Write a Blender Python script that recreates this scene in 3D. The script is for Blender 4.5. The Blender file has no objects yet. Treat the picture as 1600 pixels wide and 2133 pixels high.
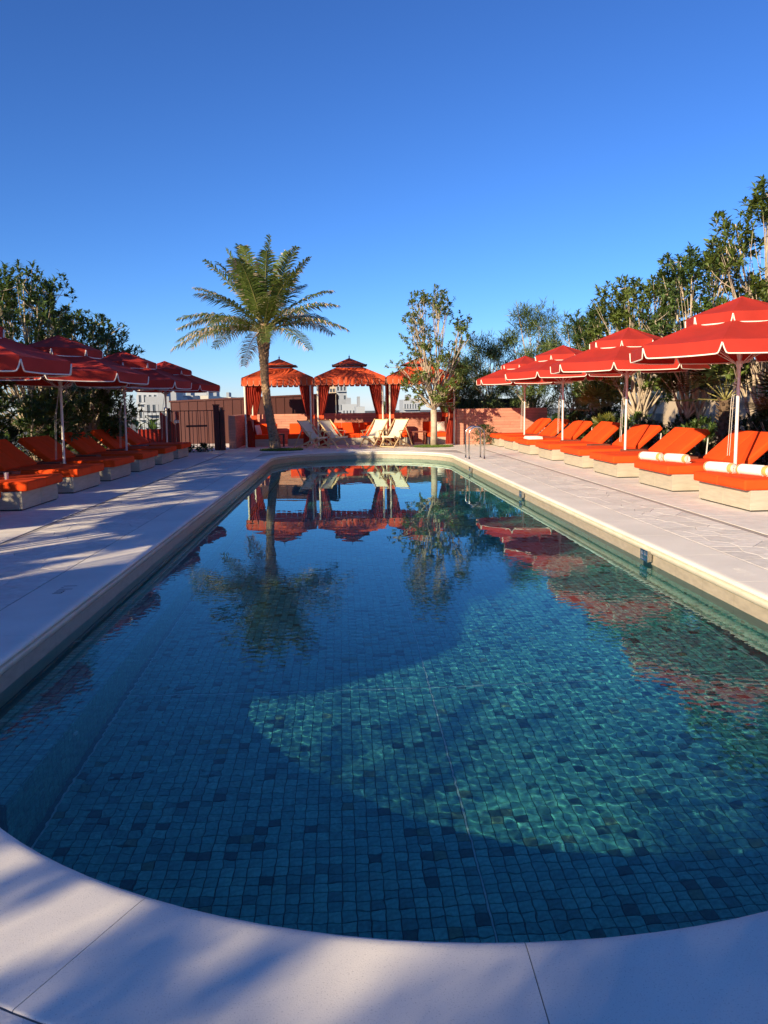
import bpy, bmesh, math, random
import numpy as np
from mathutils import Vector, Matrix, noise
PI = math.pi
R = math.radians
sc = bpy.context.scene
COL = sc.collection

# ------------------------------------------------------------------ camera, sky, sun, exposure
CAM_H = 1.55
FPX, ICX, ICY = 1620.0, 800.0, 1066.5
def _ray(x, y): return np.array([x - ICX, y - ICY, FPX])
aY = _ray(712.0, 845.0); aY = aY / np.linalg.norm(aY)
aD = np.cross(aY, _ray(712.0 + 3000, 845.0 - 3000 * .0139)); aD = aD / np.linalg.norm(aD)
if aD[1] < 0: aD = -aD
aX = np.cross(aD, aY); aX = aX / np.linalg.norm(aX)
if aX[0] < 0: aX = -aX
cam = bpy.data.cameras.new('camera')
cam.sensor_fit = 'VERTICAL'; cam.sensor_height = 36; cam.lens = 36 * FPX / 2133.0
cam.clip_start = .05; cam.clip_end = 6000
cam_o = bpy.data.objects.new('camera', cam); COL.objects.link(cam_o)
cx = Vector((aX[0], aY[0], -aD[0])); cy = Vector((-aX[1], -aY[1], aD[1])); cz = Vector((-aX[2], -aY[2], aD[2]))
cam_o.matrix_world = Matrix(((cx.x, cy.x, cz.x, 0), (cx.y, cy.y, cz.y, 0), (cx.z, cy.z, cz.z, CAM_H), (0, 0, 0, 1)))
sc.camera = cam_o
def screen(x, y, z):
    p = x * aX + y * aY - (z - CAM_H) * aD
    return (ICX + FPX * p[0] / p[2], ICY + FPX * p[1] / p[2]) if p[2] > .05 else (-9e9, -9e9)

SUN_EL = R(19.5); SUN_AZ = R(222.0)            # compass angle from +Y towards +X of the place the sun stands
sd = Vector((math.sin(SUN_AZ) * math.cos(SUN_EL), math.cos(SUN_AZ) * math.cos(SUN_EL), math.sin(SUN_EL)))
world = bpy.data.worlds.new('World'); sc.world = world; world.use_nodes = True
wn = world.node_tree
sky = wn.nodes.new('ShaderNodeTexSky'); sky.sky_type = 'NISHITA'; sky.sun_disc = False
sky.sun_elevation = SUN_EL; sky.sun_rotation = SUN_AZ
sky.air_density = 1.0; sky.dust_density = 0.0; sky.ozone_density = 10.0; sky.altitude = 100
gam = wn.nodes.new('ShaderNodeGamma'); gam.inputs[1].default_value = 1.2
mul = wn.nodes.new('ShaderNodeMix'); mul.data_type = 'RGBA'; mul.blend_type = 'MULTIPLY'; mul.inputs[0].default_value = 1; mul.inputs[7].default_value = (1.38, 1.06, 1, 1)
wn.links.new(sky.outputs[0], gam.inputs[0]); wn.links.new(gam.outputs[0], mul.inputs[6])
wn.links.new(mul.outputs[2], wn.nodes['Background'].inputs[0])
wn.nodes['Background'].inputs[1].default_value = .061
sun = bpy.data.lights.new('sun', 'SUN'); sun.energy = 4.35; sun.angle = R(.6); sun.color = (1, .80, .52)
sun_o = bpy.data.objects.new('sun', sun); COL.objects.link(sun_o)
sun_o.rotation_euler = (-sd).to_track_quat('-Z', 'Y').to_euler(); sun_o.location = sd * 60
sun.cycles.is_caustics_light = True
vs_ = sc.view_settings
vs_.view_transform = 'Standard'; vs_.look = 'None'; vs_.gamma = 1; vs_.exposure = 1.03; vs_.use_curve_mapping = False
cyc = sc.cycles
cyc.use_denoising = True; cyc.max_bounces = 8; cyc.transparent_max_bounces = 8
cyc.sample_clamp_indirect = 6; cyc.use_adaptive_sampling = True; cyc.adaptive_threshold = .02

# ------------------------------------------------------------------ materials
MATS = {}
def new_mat(name):
    m = bpy.data.materials.new(name); m.use_nodes = True
    return m, m.node_tree, m.node_tree.nodes['Principled BSDF']
def rgb(c): return (c[0], c[1], c[2], 1)
def mat(name, base, var=.12, scale=6, rough=.6, bump=0, bscale=60, metal=0, stretch=None, rnd=0, attr=0, trans=0,
        second=None, spec=.5, coat=0, sheen=0, speck=0, tcol=None):
    m, nt, p = new_mat(name); N, L = nt.nodes, nt.links
    tc = N.new('ShaderNodeTexCoord'); src = tc.outputs['Object']
    if stretch:
        mp = N.new('ShaderNodeMapping'); mp.inputs['Scale'].default_value = stretch
        L.new(src, mp.inputs[0]); src = mp.outputs[0]
    nz = N.new('ShaderNodeTexNoise'); nz.inputs['Scale'].default_value = scale; nz.inputs['Detail'].default_value = 5
    L.new(src, nz.inputs[0])
    mx = N.new('ShaderNodeMix'); mx.data_type = 'RGBA'
    rp = N.new('ShaderNodeMapRange'); rp.inputs[1].default_value = .3; rp.inputs[2].default_value = .7
    L.new(nz.outputs[0], rp.inputs[0]); L.new(rp.outputs[0], mx.inputs[0])
    a = [c * (1 - var) for c in base]; b = second or [min(1, c * (1 + var)) for c in base]
    mx.inputs[6].default_value = rgb(a); mx.inputs[7].default_value = rgb(b)
    col = mx.outputs[2]
    if speck:
        n2 = N.new('ShaderNodeTexNoise'); n2.inputs['Scale'].default_value = 190; n2.inputs['Detail'].default_value = 2
        L.new(tc.outputs['Object'], n2.inputs[0])
        r2 = N.new('ShaderNodeMapRange'); r2.inputs[1].default_value = .60; r2.inputs[2].default_value = .68; r2.inputs[4].default_value = speck
        L.new(n2.outputs[0], r2.inputs[0])
        m2 = N.new('ShaderNodeMix'); m2.data_type = 'RGBA'; L.new(r2.outputs[0], m2.inputs[0]); L.new(col, m2.inputs[6])
        m2.inputs[7].default_value = rgb([c * .45 for c in base]); col = m2.outputs[2]
    if rnd or attr:
        if rnd:
            oi = N.new('ShaderNodeObjectInfo'); v = oi.outputs['Random']; amt = rnd
        else:
            at = N.new('ShaderNodeAttribute'); at.attribute_name = 'tint'; v = at.outputs['Fac']; amt = attr
        mr = N.new('ShaderNodeMapRange'); mr.inputs[3].default_value = 1 - amt; mr.inputs[4].default_value = 1 + amt
        L.new(v, mr.inputs[0])
        hs = N.new('ShaderNodeHueSaturation'); L.new(mr.outputs[0], hs.inputs['Value']); L.new(col, hs.inputs['Color']); col = hs.outputs[0]
    L.new(col, p.inputs['Base Color'])
    p.inputs['Roughness'].default_value = rough; p.inputs['Metallic'].default_value = metal
    p.inputs['Specular IOR Level'].default_value = spec
    if coat: p.inputs['Coat Weight'].default_value = coat
    if sheen: p.inputs['Sheen Weight'].default_value = sheen
    if bump:
        n3 = N.new('ShaderNodeTexNoise'); n3.inputs['Scale'].default_value = bscale; n3.inputs['Detail'].default_value = 4
        L.new(src, n3.inputs[0])
        bp = N.new('ShaderNodeBump'); bp.inputs['Strength'].default_value = bump; bp.inputs['Distance'].default_value = .01
        L.new(n3.outputs[0], bp.inputs['Height']); L.new(bp.outputs[0], p.inputs['Normal'])
    if trans:
        tr = N.new('ShaderNodeBsdfTranslucent'); ms = N.new('ShaderNodeMixShader'); ms.inputs[0].default_value = trans
        if tcol: tr.inputs[0].default_value = rgb(tcol)
        else: L.new(col, tr.inputs[0])
        L.new(p.outputs[0], ms.inputs[1]); L.new(tr.outputs[0], ms.inputs[2])
        L.new(ms.outputs[0], N['Material Output'].inputs[0])
    MATS[name] = m
    return m
def tile_mat(name, use_attr):
    m, nt, p = new_mat(name); N, L = nt.nodes, nt.links
    if use_attr:
        at = N.new('ShaderNodeAttribute'); at.attribute_name = 'tint'; v = at.outputs['Fac']
    else:
        oi = N.new('ShaderNodeObjectInfo'); v = oi.outputs['Random']
    cr = N.new('ShaderNodeValToRGB'); cr.color_ramp.interpolation = 'CONSTANT'
    e = cr.color_ramp.elements; e[0].position = 0; e[0].color = (.030, .085, .095, 1)
    e[1].position = .05; e[1].color = (.062, .215, .225, 1)
    for pos, c in ((.13, (.12, .20, .14)), (.155, (.095, .345, .34)), (.38, (.108, .385, .375)), (.62, (.08, .30, .305)), (.80, (.14, .44, .415)), (.94, (.125, .37, .345))):
        k = e.new(pos); k.color = rgb(c)
    L.new(v, cr.inputs[0])
    tc = N.new('ShaderNodeTexCoord'); nz = N.new('ShaderNodeTexNoise'); nz.inputs['Scale'].default_value = 45 ; nz.inputs['Detail'].default_value = 4
    L.new(tc.outputs['Object'], nz.inputs[0])
    mr = N.new('ShaderNodeMapRange'); mr.inputs[1].default_value = .3; mr.inputs[2].default_value = .7; mr.inputs[3].default_value = .7; mr.inputs[4].default_value = 1.3
    L.new(nz.outputs[0], mr.inputs[0])
    hs = N.new('ShaderNodeHueSaturation'); L.new(mr.outputs[0], hs.inputs['Value']); L.new(cr.outputs[0], hs.inputs['Color'])
    L.new(hs.outputs[0], p.inputs['Base Color']); p.inputs['Roughness'].default_value = .5
    MATS[name] = m
    return m
mat('coping', (.80, .755, .68), .09, 1.3, .7, .10, 240, speck=.42, spec=.15)
mat('limestone', (.66, .60, .49), .08, 5, .5, .05, 90, rnd=.04)
mat('band', (.40, .345, .27), .12, 9, .35, .05, 120, stretch=(1, 1, 3))
mat('flag', (.73, .69, .635), .13, 9, .75, .35, 40, rnd=.09, spec=.15)
mat('flag_joined', (.73, .69, .635), .13, 9, .75, .35, 40, attr=.09, spec=.15)
mat('slab', (.76, .725, .675), .10, 5, .75, .2, 90, rnd=.05, speck=.25, spec=.15)
mat('joint', (.20, .175, .155), .15, 20, .9)
mat('joint_light', (.40, .37, .345), .1, 20, .9)
tile_mat('tile', False); tile_mat('tile_joined', True)
mat('grout', (.045, .13, .14), .2, 30, .8)
mat('white_joint', (.42, .52, .54), .1, 30, .7)
mat('concrete', (.42, .38, .30), .12, 4, .75, .2, 60, stretch=(1, 1, 7), rnd=.05)
mat('plinth', (.04, .037, .033), .1, 10, .8)
mat('cushion', (.79, .072, .009), .07, 5, .9, .35, 11, spec=.2)
mat('umbrella_red', (.46, .027, .014), .10, 2.5, .8, .35, 9, trans=.22)
mat('piping', (.80, .74, .66), .04, 20, .8)
mat('pole', (.78, .75, .70), .04, 8, .35)
mat('rib', (.55, .50, .45), .05, 8, .4)
mat('cord', (.70, .66, .60), .05, 20, .8)
mat('timber_red', (.19, .052, .028), .25, 9, .55, .2, 40, stretch=(1, 6, 6))
mat('timber_pale', (.66, .47, .25), .14, 10, .5, .1, 60, stretch=(4, 4, 1))
mat('canvas_cream', (.74, .68, .54), .04, 9, .9, .12, 500, trans=.12)
mat('cabana_orange', (.72, .10, .028), .06, 4, .85, .1, 400, trans=.20)
mat('curtain', (.42, .038, .016), .10, 4, .85, .1, 300, trans=.15)
mat('trim', (.62, .36, .25), .05, 20, .8)
mat('post_white', (.72, .64, .52), .08, 9, .5)
mat('finial', (.05, .03, .025), .1, 9, .4)
mat('pink_stone', (.52, .235, .165), .14, 3, .8, .25, 40, stretch=(1, 1, 5), attr=.10)
mat('pink_joint', (.22, .10, .075), .1, 10, .9)
mat('brown_metal', (.075, .021, .017), .07, 2, .45, metal=.2)
mat('brown_dark', (.05, .022, .02), .1, 5, .5)
mat('red_paint', (.46, .040, .022), .12, 5, .5)
mat('iron', (.075, .013, .011), .2, 8, .5)
mat('steel', (.62, .60, .57), .04, 8, .18, metal=1)
mat('steel_dark', (.16, .17, .16), .1, 8, .3, metal=.7)
mat('black_metal', (.02, .018, .018), .1, 8, .4)
mat('towel_white', (.83, .80, .76), .03, 20, .95, .5, 260, sheen=.3)
mat('towel_orange', (.80, .36, .10), .08, 20, .95, .5, 260, sheen=.3)
mat('pillow', (.74, .70, .64), .05, 10, .9, .2, 200)
mat('white_plastic', (.8, .8, .78), .02, 8, .3)
mat('glassy', (.75, .80, .80), .02, 8, .1, trans=.35)
mat('bark_pale', (.42, .345, .26), .30, 6, .85, .5, 30)
mat('bark_dark', (.13, .085, .055), .30, 9, .9, .6, 30)
mat('palm_trunk', (.30, .205, .135), .40, 9, .9, .8, 26, stretch=(1, 1, 2.5))
mat('palm_boot', (.30, .19, .105), .35, 9, .9, .4, 30, attr=.3)
mat('rachis', (.26, .24, .08), .15, 8, .6)
mat('leaf_glossy', (.062, .105, .027), .20, 3, .38, attr=.42, trans=.22, tcol=(.16, .24, .035))
mat('leaf_light', (.11, .155, .034), .25, 3, .42, attr=.45, trans=.30, tcol=(.24, .30, .04))
mat('leaf_spiky', (.105, .155, .05), .20, 3, .45, attr=.40, trans=.2, tcol=(.16, .22, .05))
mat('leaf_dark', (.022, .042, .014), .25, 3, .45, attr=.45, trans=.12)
mat('frond', (.080, .145, .028), .25, 1.5, .5, attr=.40, trans=.25, tcol=(.24, .32, .05), second=(.13, .165, .04))
mat('frond_dry', (.52, .42, .30), .2, 4, .6, attr=.25, trans=.3)
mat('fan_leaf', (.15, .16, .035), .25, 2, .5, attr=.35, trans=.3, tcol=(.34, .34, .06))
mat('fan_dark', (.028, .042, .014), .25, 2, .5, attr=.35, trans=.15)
mat('flower', (.55, .02, .02), .2, 8, .7)
mat('bush', (.040, .075, .022), .3, 6, .55, attr=.45, trans=.15)
mat('grass', (.10, .16, .022), .3, 12, .7, attr=.4, trans=.2)
mat('soil', (.045, .030, .022), .3, 10, .95)
mat('facade_white_haze', (.32, .36, .41), .03, 1, .7)  # bluish distance haze mixed into the white wall colour
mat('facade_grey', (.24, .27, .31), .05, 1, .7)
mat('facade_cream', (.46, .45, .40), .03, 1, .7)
mat('facade_beige', (.46, .37, .27), .08, 1, .8)
mat('window_dark', (.05, .065, .085), .2, .3, .15)
mat('roof_dark', (.02, .021, .022), .1, 2, .8)
mat('city_ground', (.13, .14, .12), .3, .02, .9)

# ------------------------------------------------------------------ mesh builder
class MB:
    def __init__(s): s.v = []; s.f = []; s.t = []
    def add(s, vs, fs, tint=.5):
        n = len(s.v); s.v.extend(vs)
        for f in fs: s.f.append(tuple(i + n for i in f)); s.t.append(tint)
    def box(s, a, b, bev=0, tint=.5):
        x0, y0, z0 = a; x1, y1, z1 = b
        if not bev:
            s.add([(x0, y0, z0), (x1, y0, z0), (x1, y1, z0), (x0, y1, z0), (x0, y0, z1), (x1, y0, z1), (x1, y1, z1), (x0, y1, z1)],
                  [(3, 2, 1, 0), (4, 5, 6, 7), (0, 1, 5, 4), (1, 2, 6, 5), (2, 3, 7, 6), (3, 0, 4, 7)], tint)
        else:
            bm = bmesh.new(); bmesh.ops.create_cube(bm, size=1)
            for v in bm.verts: v.co = Vector(((x0 + x1) / 2 + v.co.x * (x1 - x0), (y0 + y1) / 2 + v.co.y * (y1 - y0), (z0 + z1) / 2 + v.co.z * (z1 - z0)))
            bmesh.ops.bevel(bm, geom=list(bm.edges), offset=bev, segments=2 if bev < .03 else 3, profile=.6, affect='EDGES')
            bm.verts.index_update()
            s.add([v.co[:] for v in bm.verts], [[v.index for v in f.verts] for f in bm.faces], tint); bm.free()
    def tube(s, pts, rad, n=8, cap=True, tint=.5):
        pts = [Vector(p) for p in pts]
        if not hasattr(rad, '__len__'): rad = [rad] * len(pts)
        base = len(s.v); up = None
        for i, p in enumerate(pts):
            d = (pts[min(i + 1, len(pts) - 1)] - pts[max(i - 1, 0)])
            d = d.normalized() if d.length > 1e-9 else Vector((0, 0, 1))
            if up is None: up = Vector((1, 0, 0)) if abs(d.x) < .8 else Vector((0, 1, 0))
            a = (up - d * up.dot(d)).normalized(); b = d.cross(a); up = a
            for k in range(n):
                q = p + (a * math.cos(2 * PI * k / n) + b * math.sin(2 * PI * k / n)) * rad[i]
                s.v.append(q[:])
        for i in range(len(pts) - 1):
            for k in range(n):
                s.f.append((base + i * n + k, base + i * n + (k + 1) % n, base + (i + 1) * n + (k + 1) % n, base + (i + 1) * n + k)); s.t.append(tint)
        if cap:
            s.f.append(tuple(base + k for k in reversed(range(n)))); s.t.append(tint)
            s.f.append(tuple(base + (len(pts) - 1) * n + k for k in range(n))); s.t.append(tint)
    def bar(s, a, b, w, h, tint=.5):            # rectangular bar from a to b
        a, b = Vector(a), Vector(b); d = (b - a).normalized()
        up = Vector((0, 0, 1)) if abs(d.z) < .95 else Vector((0, 1, 0))
        x = d.cross(up).normalized() * w / 2; y = x.cross(d).normalized() * h / 2
        vs = [(p + sx * x + sy * y)[:] for p in (a, b) for sx, sy in ((-1, -1), (1, -1), (1, 1), (-1, 1))]
        s.add(vs, [(3, 2, 1, 0), (4, 5, 6, 7), (0, 1, 5, 4), (1, 2, 6, 5), (2, 3, 7, 6), (3, 0, 4, 7)], tint)
    def grid(s, P, tint=.5, closed=False):      # P[i][j]
        n, m = len(P), len(P[0]); b = len(s.v)
        for r in P: s.v.extend([tuple(p) for p in r])
        for i in range(n - 1):
            for j in range(m if closed else m - 1):
                s.f.append((b + i * m + j, b + i * m + (j + 1) % m, b + (i + 1) * m + (j + 1) % m, b + (i + 1) * m + j)); s.t.append(tint)
    def mesh(s, name, smooth=False, m=None, tint=True):
        me = bpy.data.meshes.new(name); me.from_pydata(s.v, [], s.f)
        if smooth: me.polygons.foreach_set('use_smooth', [True] * len(s.f))
        if tint and len(set(s.t)) > 1:
            at = me.attributes.new('tint', 'FLOAT', 'FACE'); at.data.foreach_set('value', s.t)
        if m: me.materials.append(MATS[m])
        return me
    def build(s, name, m, parent=None, smooth=False, kind=None):
        return link(name, s.mesh(name, smooth, m), parent, kind)
def link(name, me, parent=None, kind=None, loc=None):
    o = bpy.data.objects.new(name, me); COL.objects.link(o)
    if parent: o.parent = parent
    if kind: o['kind'] = kind
    if loc: o.location = loc
    return o
def smooth_angle(o, deg=35):
    me = o.data; me.polygons.foreach_set('use_smooth', [True] * len(me.polygons))
    try: me.set_sharp_from_angle(angle=R(deg))
    except Exception: pass
    return o
def thing(name, label, cat, loc=(0, 0, 0), rz=0, group=None):
    o = bpy.data.objects.new(name, None); COL.objects.link(o); o.location = loc; o.rotation_euler = (0, 0, rz)
    o.empty_display_size = .2
    return tag(o, label, cat, group)
def tag(o, label, cat, group=None):
    o['label'] = label; o['category'] = cat
    if group: o['group'] = group
    return o
CHILD = {}
def copy_tree(o, parent=None):
    c = o.copy(); COL.objects.link(c)
    if parent: c.parent = parent
    for ch in [x for x in o.children]: copy_tree(ch, c)
    return c
def rng(seed): return random.Random(seed)
def V(*a): return Vector(a)

# ------------------------------------------------------------------ pool outline (stadium)
PX, PW = .59, 2.76                    # centre line and half width at the coping edge
YN, YF = 4.82, 23.7                   # centres of the two round ends
WATER = -.24; FLOOR = WATER - .90; LEDGE = WATER - .24
def stadium(d, s):                    # point at arc length s along the inner edge (0 = bottom centre, counter-clockwise), offset d outwards
    straight = YF - YN; arc = PI * PW; per = 2 * straight + 2 * arc
    s = s % per
    r = PW + d
    if s < arc / 2:
        a = -PI / 2 + s / PW; return (PX + r * math.cos(a), YN + r * math.sin(a))
    s -= arc / 2
    if s < straight: return (PX + r, YN + s)
    s -= straight
    if s < arc:
        a = s / PW; return (PX + r * math.cos(a), YF + r * math.sin(a))
    s -= arc
    if s < straight: return (PX - r, YF - s)
    s -= straight
    a = PI + s / PW; return (PX + r * math.cos(a), YN + r * math.sin(a))
PER = 2 * (YF - YN) + 2 * PI * PW
def dist_out(x, y):                   # signed distance from the coping edge, positive outside
    if y < YN: return math.hypot(x - PX, y - YN) - PW
    if y > YF: return math.hypot(x - PX, y - YF) - PW
    return abs(x - PX) - PW

# ------------------------------------------------------------------ ground and deck
g = MB(); g.add([(-4000, -4000, -26), (4000, -4000, -26), (4000, 4000, -26), (-4000, 4000, -26)], [(0, 1, 2, 3)])
g.build('ground', 'city_ground', kind='structure')
deck = MB(); NS = 160; COPE = .53
ring_i = [stadium(COPE - .02, PER * k / NS) for k in range(NS)]
def box_pt(x, y):                     # the outer rectangle of the deck seen from the pool centre
    X0, X1, Y0, Y1 = -11, 11, -14, 36
    cx_, cy_ = PX, max(YN, min(YF, y)); dx, dy = x - cx_, y - cy_
    t = 1e9
    if dx > 1e-6: t = min(t, (X1 - cx_) / dx)
    if dx < -1e-6: t = min(t, (X0 - cx_) / dx)
    if dy > 1e-6: t = min(t, (Y1 - cy_) / dy)
    if dy < -1e-6: t = min(t, (Y0 - cy_) / dy)
    return (cx_ + dx * t, cy_ + dy * t)
P = [[(p[0], p[1], -.0062) for p in ring_i], [(*box_pt(*p), -.0062) for p in ring_i]]
deck.grid([list(r) for r in P], closed=True)
# square up the far corners with four plain sheets beyond the ring
DECK = deck.build('deck', 'joint_light', kind='structure')
body = MB()                            # the building the pool stands on
for a, b in (((-11, -14, -26), (-10.7, 36, -.02)), ((10.7, -14, -26), (11, 36, -.02)), ((-11, 35.7, -26), (11, 36, -.02)), ((-11, -14, -26), (11, -13.7, -.02))):
    body.box(a, b)
body.build('roof_edge_wall', 'facade_beige', DECK)

def poly_piece(poly, z, th, inset=.0):  # a paving stone: top polygon with small bevel and sides
    cx0 = sum(p[0] for p in poly) / len(poly); cy0 = sum(p[1] for p in poly) / len(poly)
    n = len(poly); vs = []; fs = []
    bev = .0012
    def shr(p, k):
        d = math.hypot(p[0] - cx0, p[1] - cy0) or 1
        return (cx0 + (p[0] - cx0) * (1 - k / d), cy0 + (p[1] - cy0) * (1 - k / d))
    for p in poly: vs.append((p[0] - cx0, p[1] - cy0, -th))
    for p in poly: vs.append((p[0] - cx0, p[1] - cy0, -bev))
    for p in poly: q = shr(p, bev); vs.append((q[0] - cx0, q[1] - cy0, 0))
    for i in range(n):
        j = (i + 1) % n
        fs.append((i, j, n + j, n + i)); fs.append((n + i, n + j, 2 * n + j, 2 * n + i))
    fs.append(tuple(range(2 * n, 3 * n)))
    return (cx0, cy0, z), vs, fs
def clip(poly, px, py, nx, ny):        # keep (p - P).n <= 0
    out = []; m = len(poly)
    for i in range(m):
        a, b = poly[i], poly[(i + 1) % m]
        da = (a[0] - px) * nx + (a[1] - py) * ny; db = (b[0] - px) * nx + (b[1] - py) * ny
        if da <= 0: out.append(a)
        if (da < 0 < db) or (db < 0 < da):
            t = da / (da - db); out.append((a[0] + (b[0] - a[0]) * t, a[1] + (b[1] - a[1]) * t))
    return out
def shrink(poly, k):                   # inset a convex polygon by k
    n = len(poly); q = poly
    ar = sum(poly[i][0] * poly[(i + 1) % n][1] - poly[(i + 1) % n][0] * poly[i][1] for i in range(n))
    if ar < 0: poly = poly[::-1]; q = poly
    for i in range(n):
        a, b = poly[i], poly[(i + 1) % n]
        dx, dy = b[0] - a[0], b[1] - a[1]; l = math.hypot(dx, dy)
        if l < 1e-5: continue
        nx, ny = dy / l, -dx / l
        q = clip(q, a[0] - nx * k, a[1] - ny * k, nx, ny)
        if len(q) < 3: return []
    return q
def voronoi(x0, x1, y0, y1, c, r, jit=.42, asp=1.0):
    cyl = c * asp
    nx, ny = max(1, round((x1 - x0) / c)), max(1, round((y1 - y0) / cyl)); sx, sy = (x1 - x0) / nx, (y1 - y0) / ny
    S = {(i, j): (x0 + (i + .5 + r.uniform(-jit, jit)) * sx, y0 + (j + .5 + r.uniform(-jit, jit)) * sy) for i in range(nx) for j in range(ny)}
    for (i, j), p in S.items():
        poly = [(x0, y0), (x1, y0), (x1, y1), (x0, y1)]
        poly = [(max(x0, p[0] - 2 * sx), max(y0, p[1] - 2 * sy)), (min(x1, p[0] + 2 * sx), max(y0, p[1] - 2 * sy)), (min(x1, p[0] + 2 * sx), min(y1, p[1] + 2 * sy)), (max(x0, p[0] - 2 * sx), min(y1, p[1] + 2 * sy))]
        for a in range(-2, 3):
            for b in range(-2, 3):
                q = S.get((i + a, j + b))
                if q and (a or b):
                    poly = clip(poly, (p[0] + q[0]) / 2, (p[1] + q[1]) / 2, q[0] - p[0], q[1] - p[1])
        yield poly
def snap_out(poly, d):                 # push the part of a polygon that lies on the coping out to its edge
    pts = []
    for i in range(len(poly)):
        a, b = poly[i], poly[(i + 1) % len(poly)]
        for k in range(4): pts.append((a[0] + (b[0] - a[0]) * k / 4, a[1] + (b[1] - a[1]) * k / 4))
    ins = [dist_out(*p) < d for p in pts]
    if all(ins): return []
    if not any(ins): return poly
    out = []
    for p, f in zip(pts, ins):
        if f:
            cy_ = max(YN, min(YF, p[1])); dx, dy = p[0] - PX, p[1] - cy_; l = math.hypot(dx, dy) or 1
            p = (PX + dx / l * (PW + d), cy_ + dy / l * (PW + d))
        if not out or math.hypot(p[0] - out[-1][0], p[1] - out[-1][1]) > .02: out.append(p)
    ar = abs(sum(out[i][0] * out[(i + 1) % len(out)][1] - out[(i + 1) % len(out)][0] * out[i][1] for i in range(len(out)))) / 2
    return out if ar > .02 and len(out) > 2 else []
r = rng(5)
flags = []
for (x0, x1, y0, y1) in ((-3.965, COPE * -1 + PX - PW - .008, 4.9, 26.6), (PX + PW + COPE + .008, 4.80, 4.9, 26.6)):
    flags += [shrink(p, .0035) for p in voronoi(x0, x1, y0, y1, .30, r, asp=1.15)]
for p in voronoi(-3.965, 4.80, -1.5, 4.9, .34, r):           # around the near round end
    p = snap_out(p, COPE + .008)
    if p:
        q = shrink(p, .0035) if len(p) < 9 else p
        if q: flags.append(q)
flags = [p for p in flags if len(p) > 2]
def shows(p):
    x = sum(a[0] for a in p) / len(p); y = sum(a[1] for a in p) / len(p); u, w = screen(x, y, 0)
    return (0 if -40 < u < 1640 and -40 < w < 2180 else 1e6) + math.hypot(x, y)
flags.sort(key=shows)
for p in flags[:300]:
    loc, vs, fs = poly_piece(p, 0, .014)
    b = MB(); b.add(vs, fs); o = b.build('flagstone', 'flag', DECK); o.location = (loc[0], loc[1], r.uniform(-.0012, .0))
b = MB()
for p in flags[300:]:
    loc, vs, fs = poly_piece(p, 0, .014); dz = r.uniform(-.0012, 0)
    b.add([(v[0] + loc[0], v[1] + loc[1], v[2] + dz) for v in vs], fs, r.random())
b.build('flagstone_paving', 'flag_joined', DECK, kind='stuff')
def slabs(x0, x1, y0, y1, sx, sy, stag=False):
    nx, ny = max(1, round((x1 - x0) / sx)), max(1, round((y1 - y0) / sy)); ax, ay = (x1 - x0) / nx, (y1 - y0) / ny
    for i in range(nx):
        for j in range(ny):
            a = (x0 + i * ax + .0025, y0 + j * ay + .0025); c = (a[0] + ax - .005, a[1] + ay - .005)
            yield [(a[0], a[1]), (c[0], a[1]), (c[0], c[1]), (a[0], c[1])]
def add_slabs(gen):
    for p in gen:
        p = snap_out(p, COPE + .008)
        if not p: continue
        loc, vs, fs = poly_piece(p, 0, .014)
        b = MB(); b.add(vs, fs); o = b.build('paving_slab', 'slab', DECK); o.location = loc
add_slabs(slabs(-8.0, -4.05, -1.5, 26.6, 1.32, 1.17))
add_slabs(slabs(4.90, 8.2, -1.5, 26.6, 1.1, 1.17))
add_slabs(slabs(-8.0, 8.2, 26.6, 34, 1.2, 1.05))
add_slabs(slabs(-3.965, 4.80, 23.7, 26.6, 1.1, 1.1) if False else iter(()))
add_slabs(slabs(-8.0, 8.2, -8, -1.5, 1.35, 1.3))
b = MB()                               # slotted drains between the paving zones
for x in (-4.008, 4.85):
    for e in (-.036, .036): b.box((x + e - .005, -1.5, -.02), (x + e + .005, 26.6, -.0035))
    b.box((x - .030, -1.5, -.02), (x + .030, 26.6, -.0005)) if False else None
b.build('drain_slot', 'steel_dark', DECK)

# ------------------------------------------------------------------ coping
COPING = bpy.data.objects.new('pool_coping', None); COL.objects.link(COPING); COPING['kind'] = 'structure'
top_prof = [(COPE, -.02), (COPE, -.003), (COPE - .003, 0), (COPE - .012, 0), (.075, 0), (.05, -.0004), (.022, -.003), (.004, -.012), (-.004, -.026), (0, -.040), (.014, -.047), (.034, -.048)]
side_prof = [(.030, -.050), (.030, -.058), (.012, -.062), (.006, -.070), (.010, -.092), (.020, -.112), (.030, -.122), (.045, -.124)]
band_prof = [(.046, -.122), (.046, LEDGE - .02)]
def sweep(prof, s0, s1, step=.12):
    n = max(2, int((s1 - s0) / step) + 1)
    b = MB(); rows = []
    for i in range(n):
        s = s0 + (s1 - s0) * i / (n - 1)
        rows.append([(*stadium(d, s), z) for d, z in prof])
    b.grid(rows); m = len(prof)
    b.f.append(tuple(range(m))); b.t.append(.5); b.f.append(tuple(reversed(range((n - 1) * m, n * m)))); b.t.append(.5)
    return b
SEG = 1.195; nseg = round(PER / SEG); SEG = PER / nseg
for k in range(nseg):
    s0 = -.09 + k * SEG
    o = sweep(top_prof, s0 + .0016, s0 + SEG - .0016).build('coping_slab', 'coping', COPING); smooth_angle(o, 50)
    o = sweep(side_prof, s0 + .35 + .001, s0 + .35 + SEG - .001).build('coping_moulding', 'limestone', COPING); smooth_angle(o, 50)
nb = round(PER / .6); SB = PER / nb
for k in range(nb):
    sweep(band_prof, k * SB + .001, (k + 1) * SB - .001).build('waterline_panel', 'band', COPING)
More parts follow.
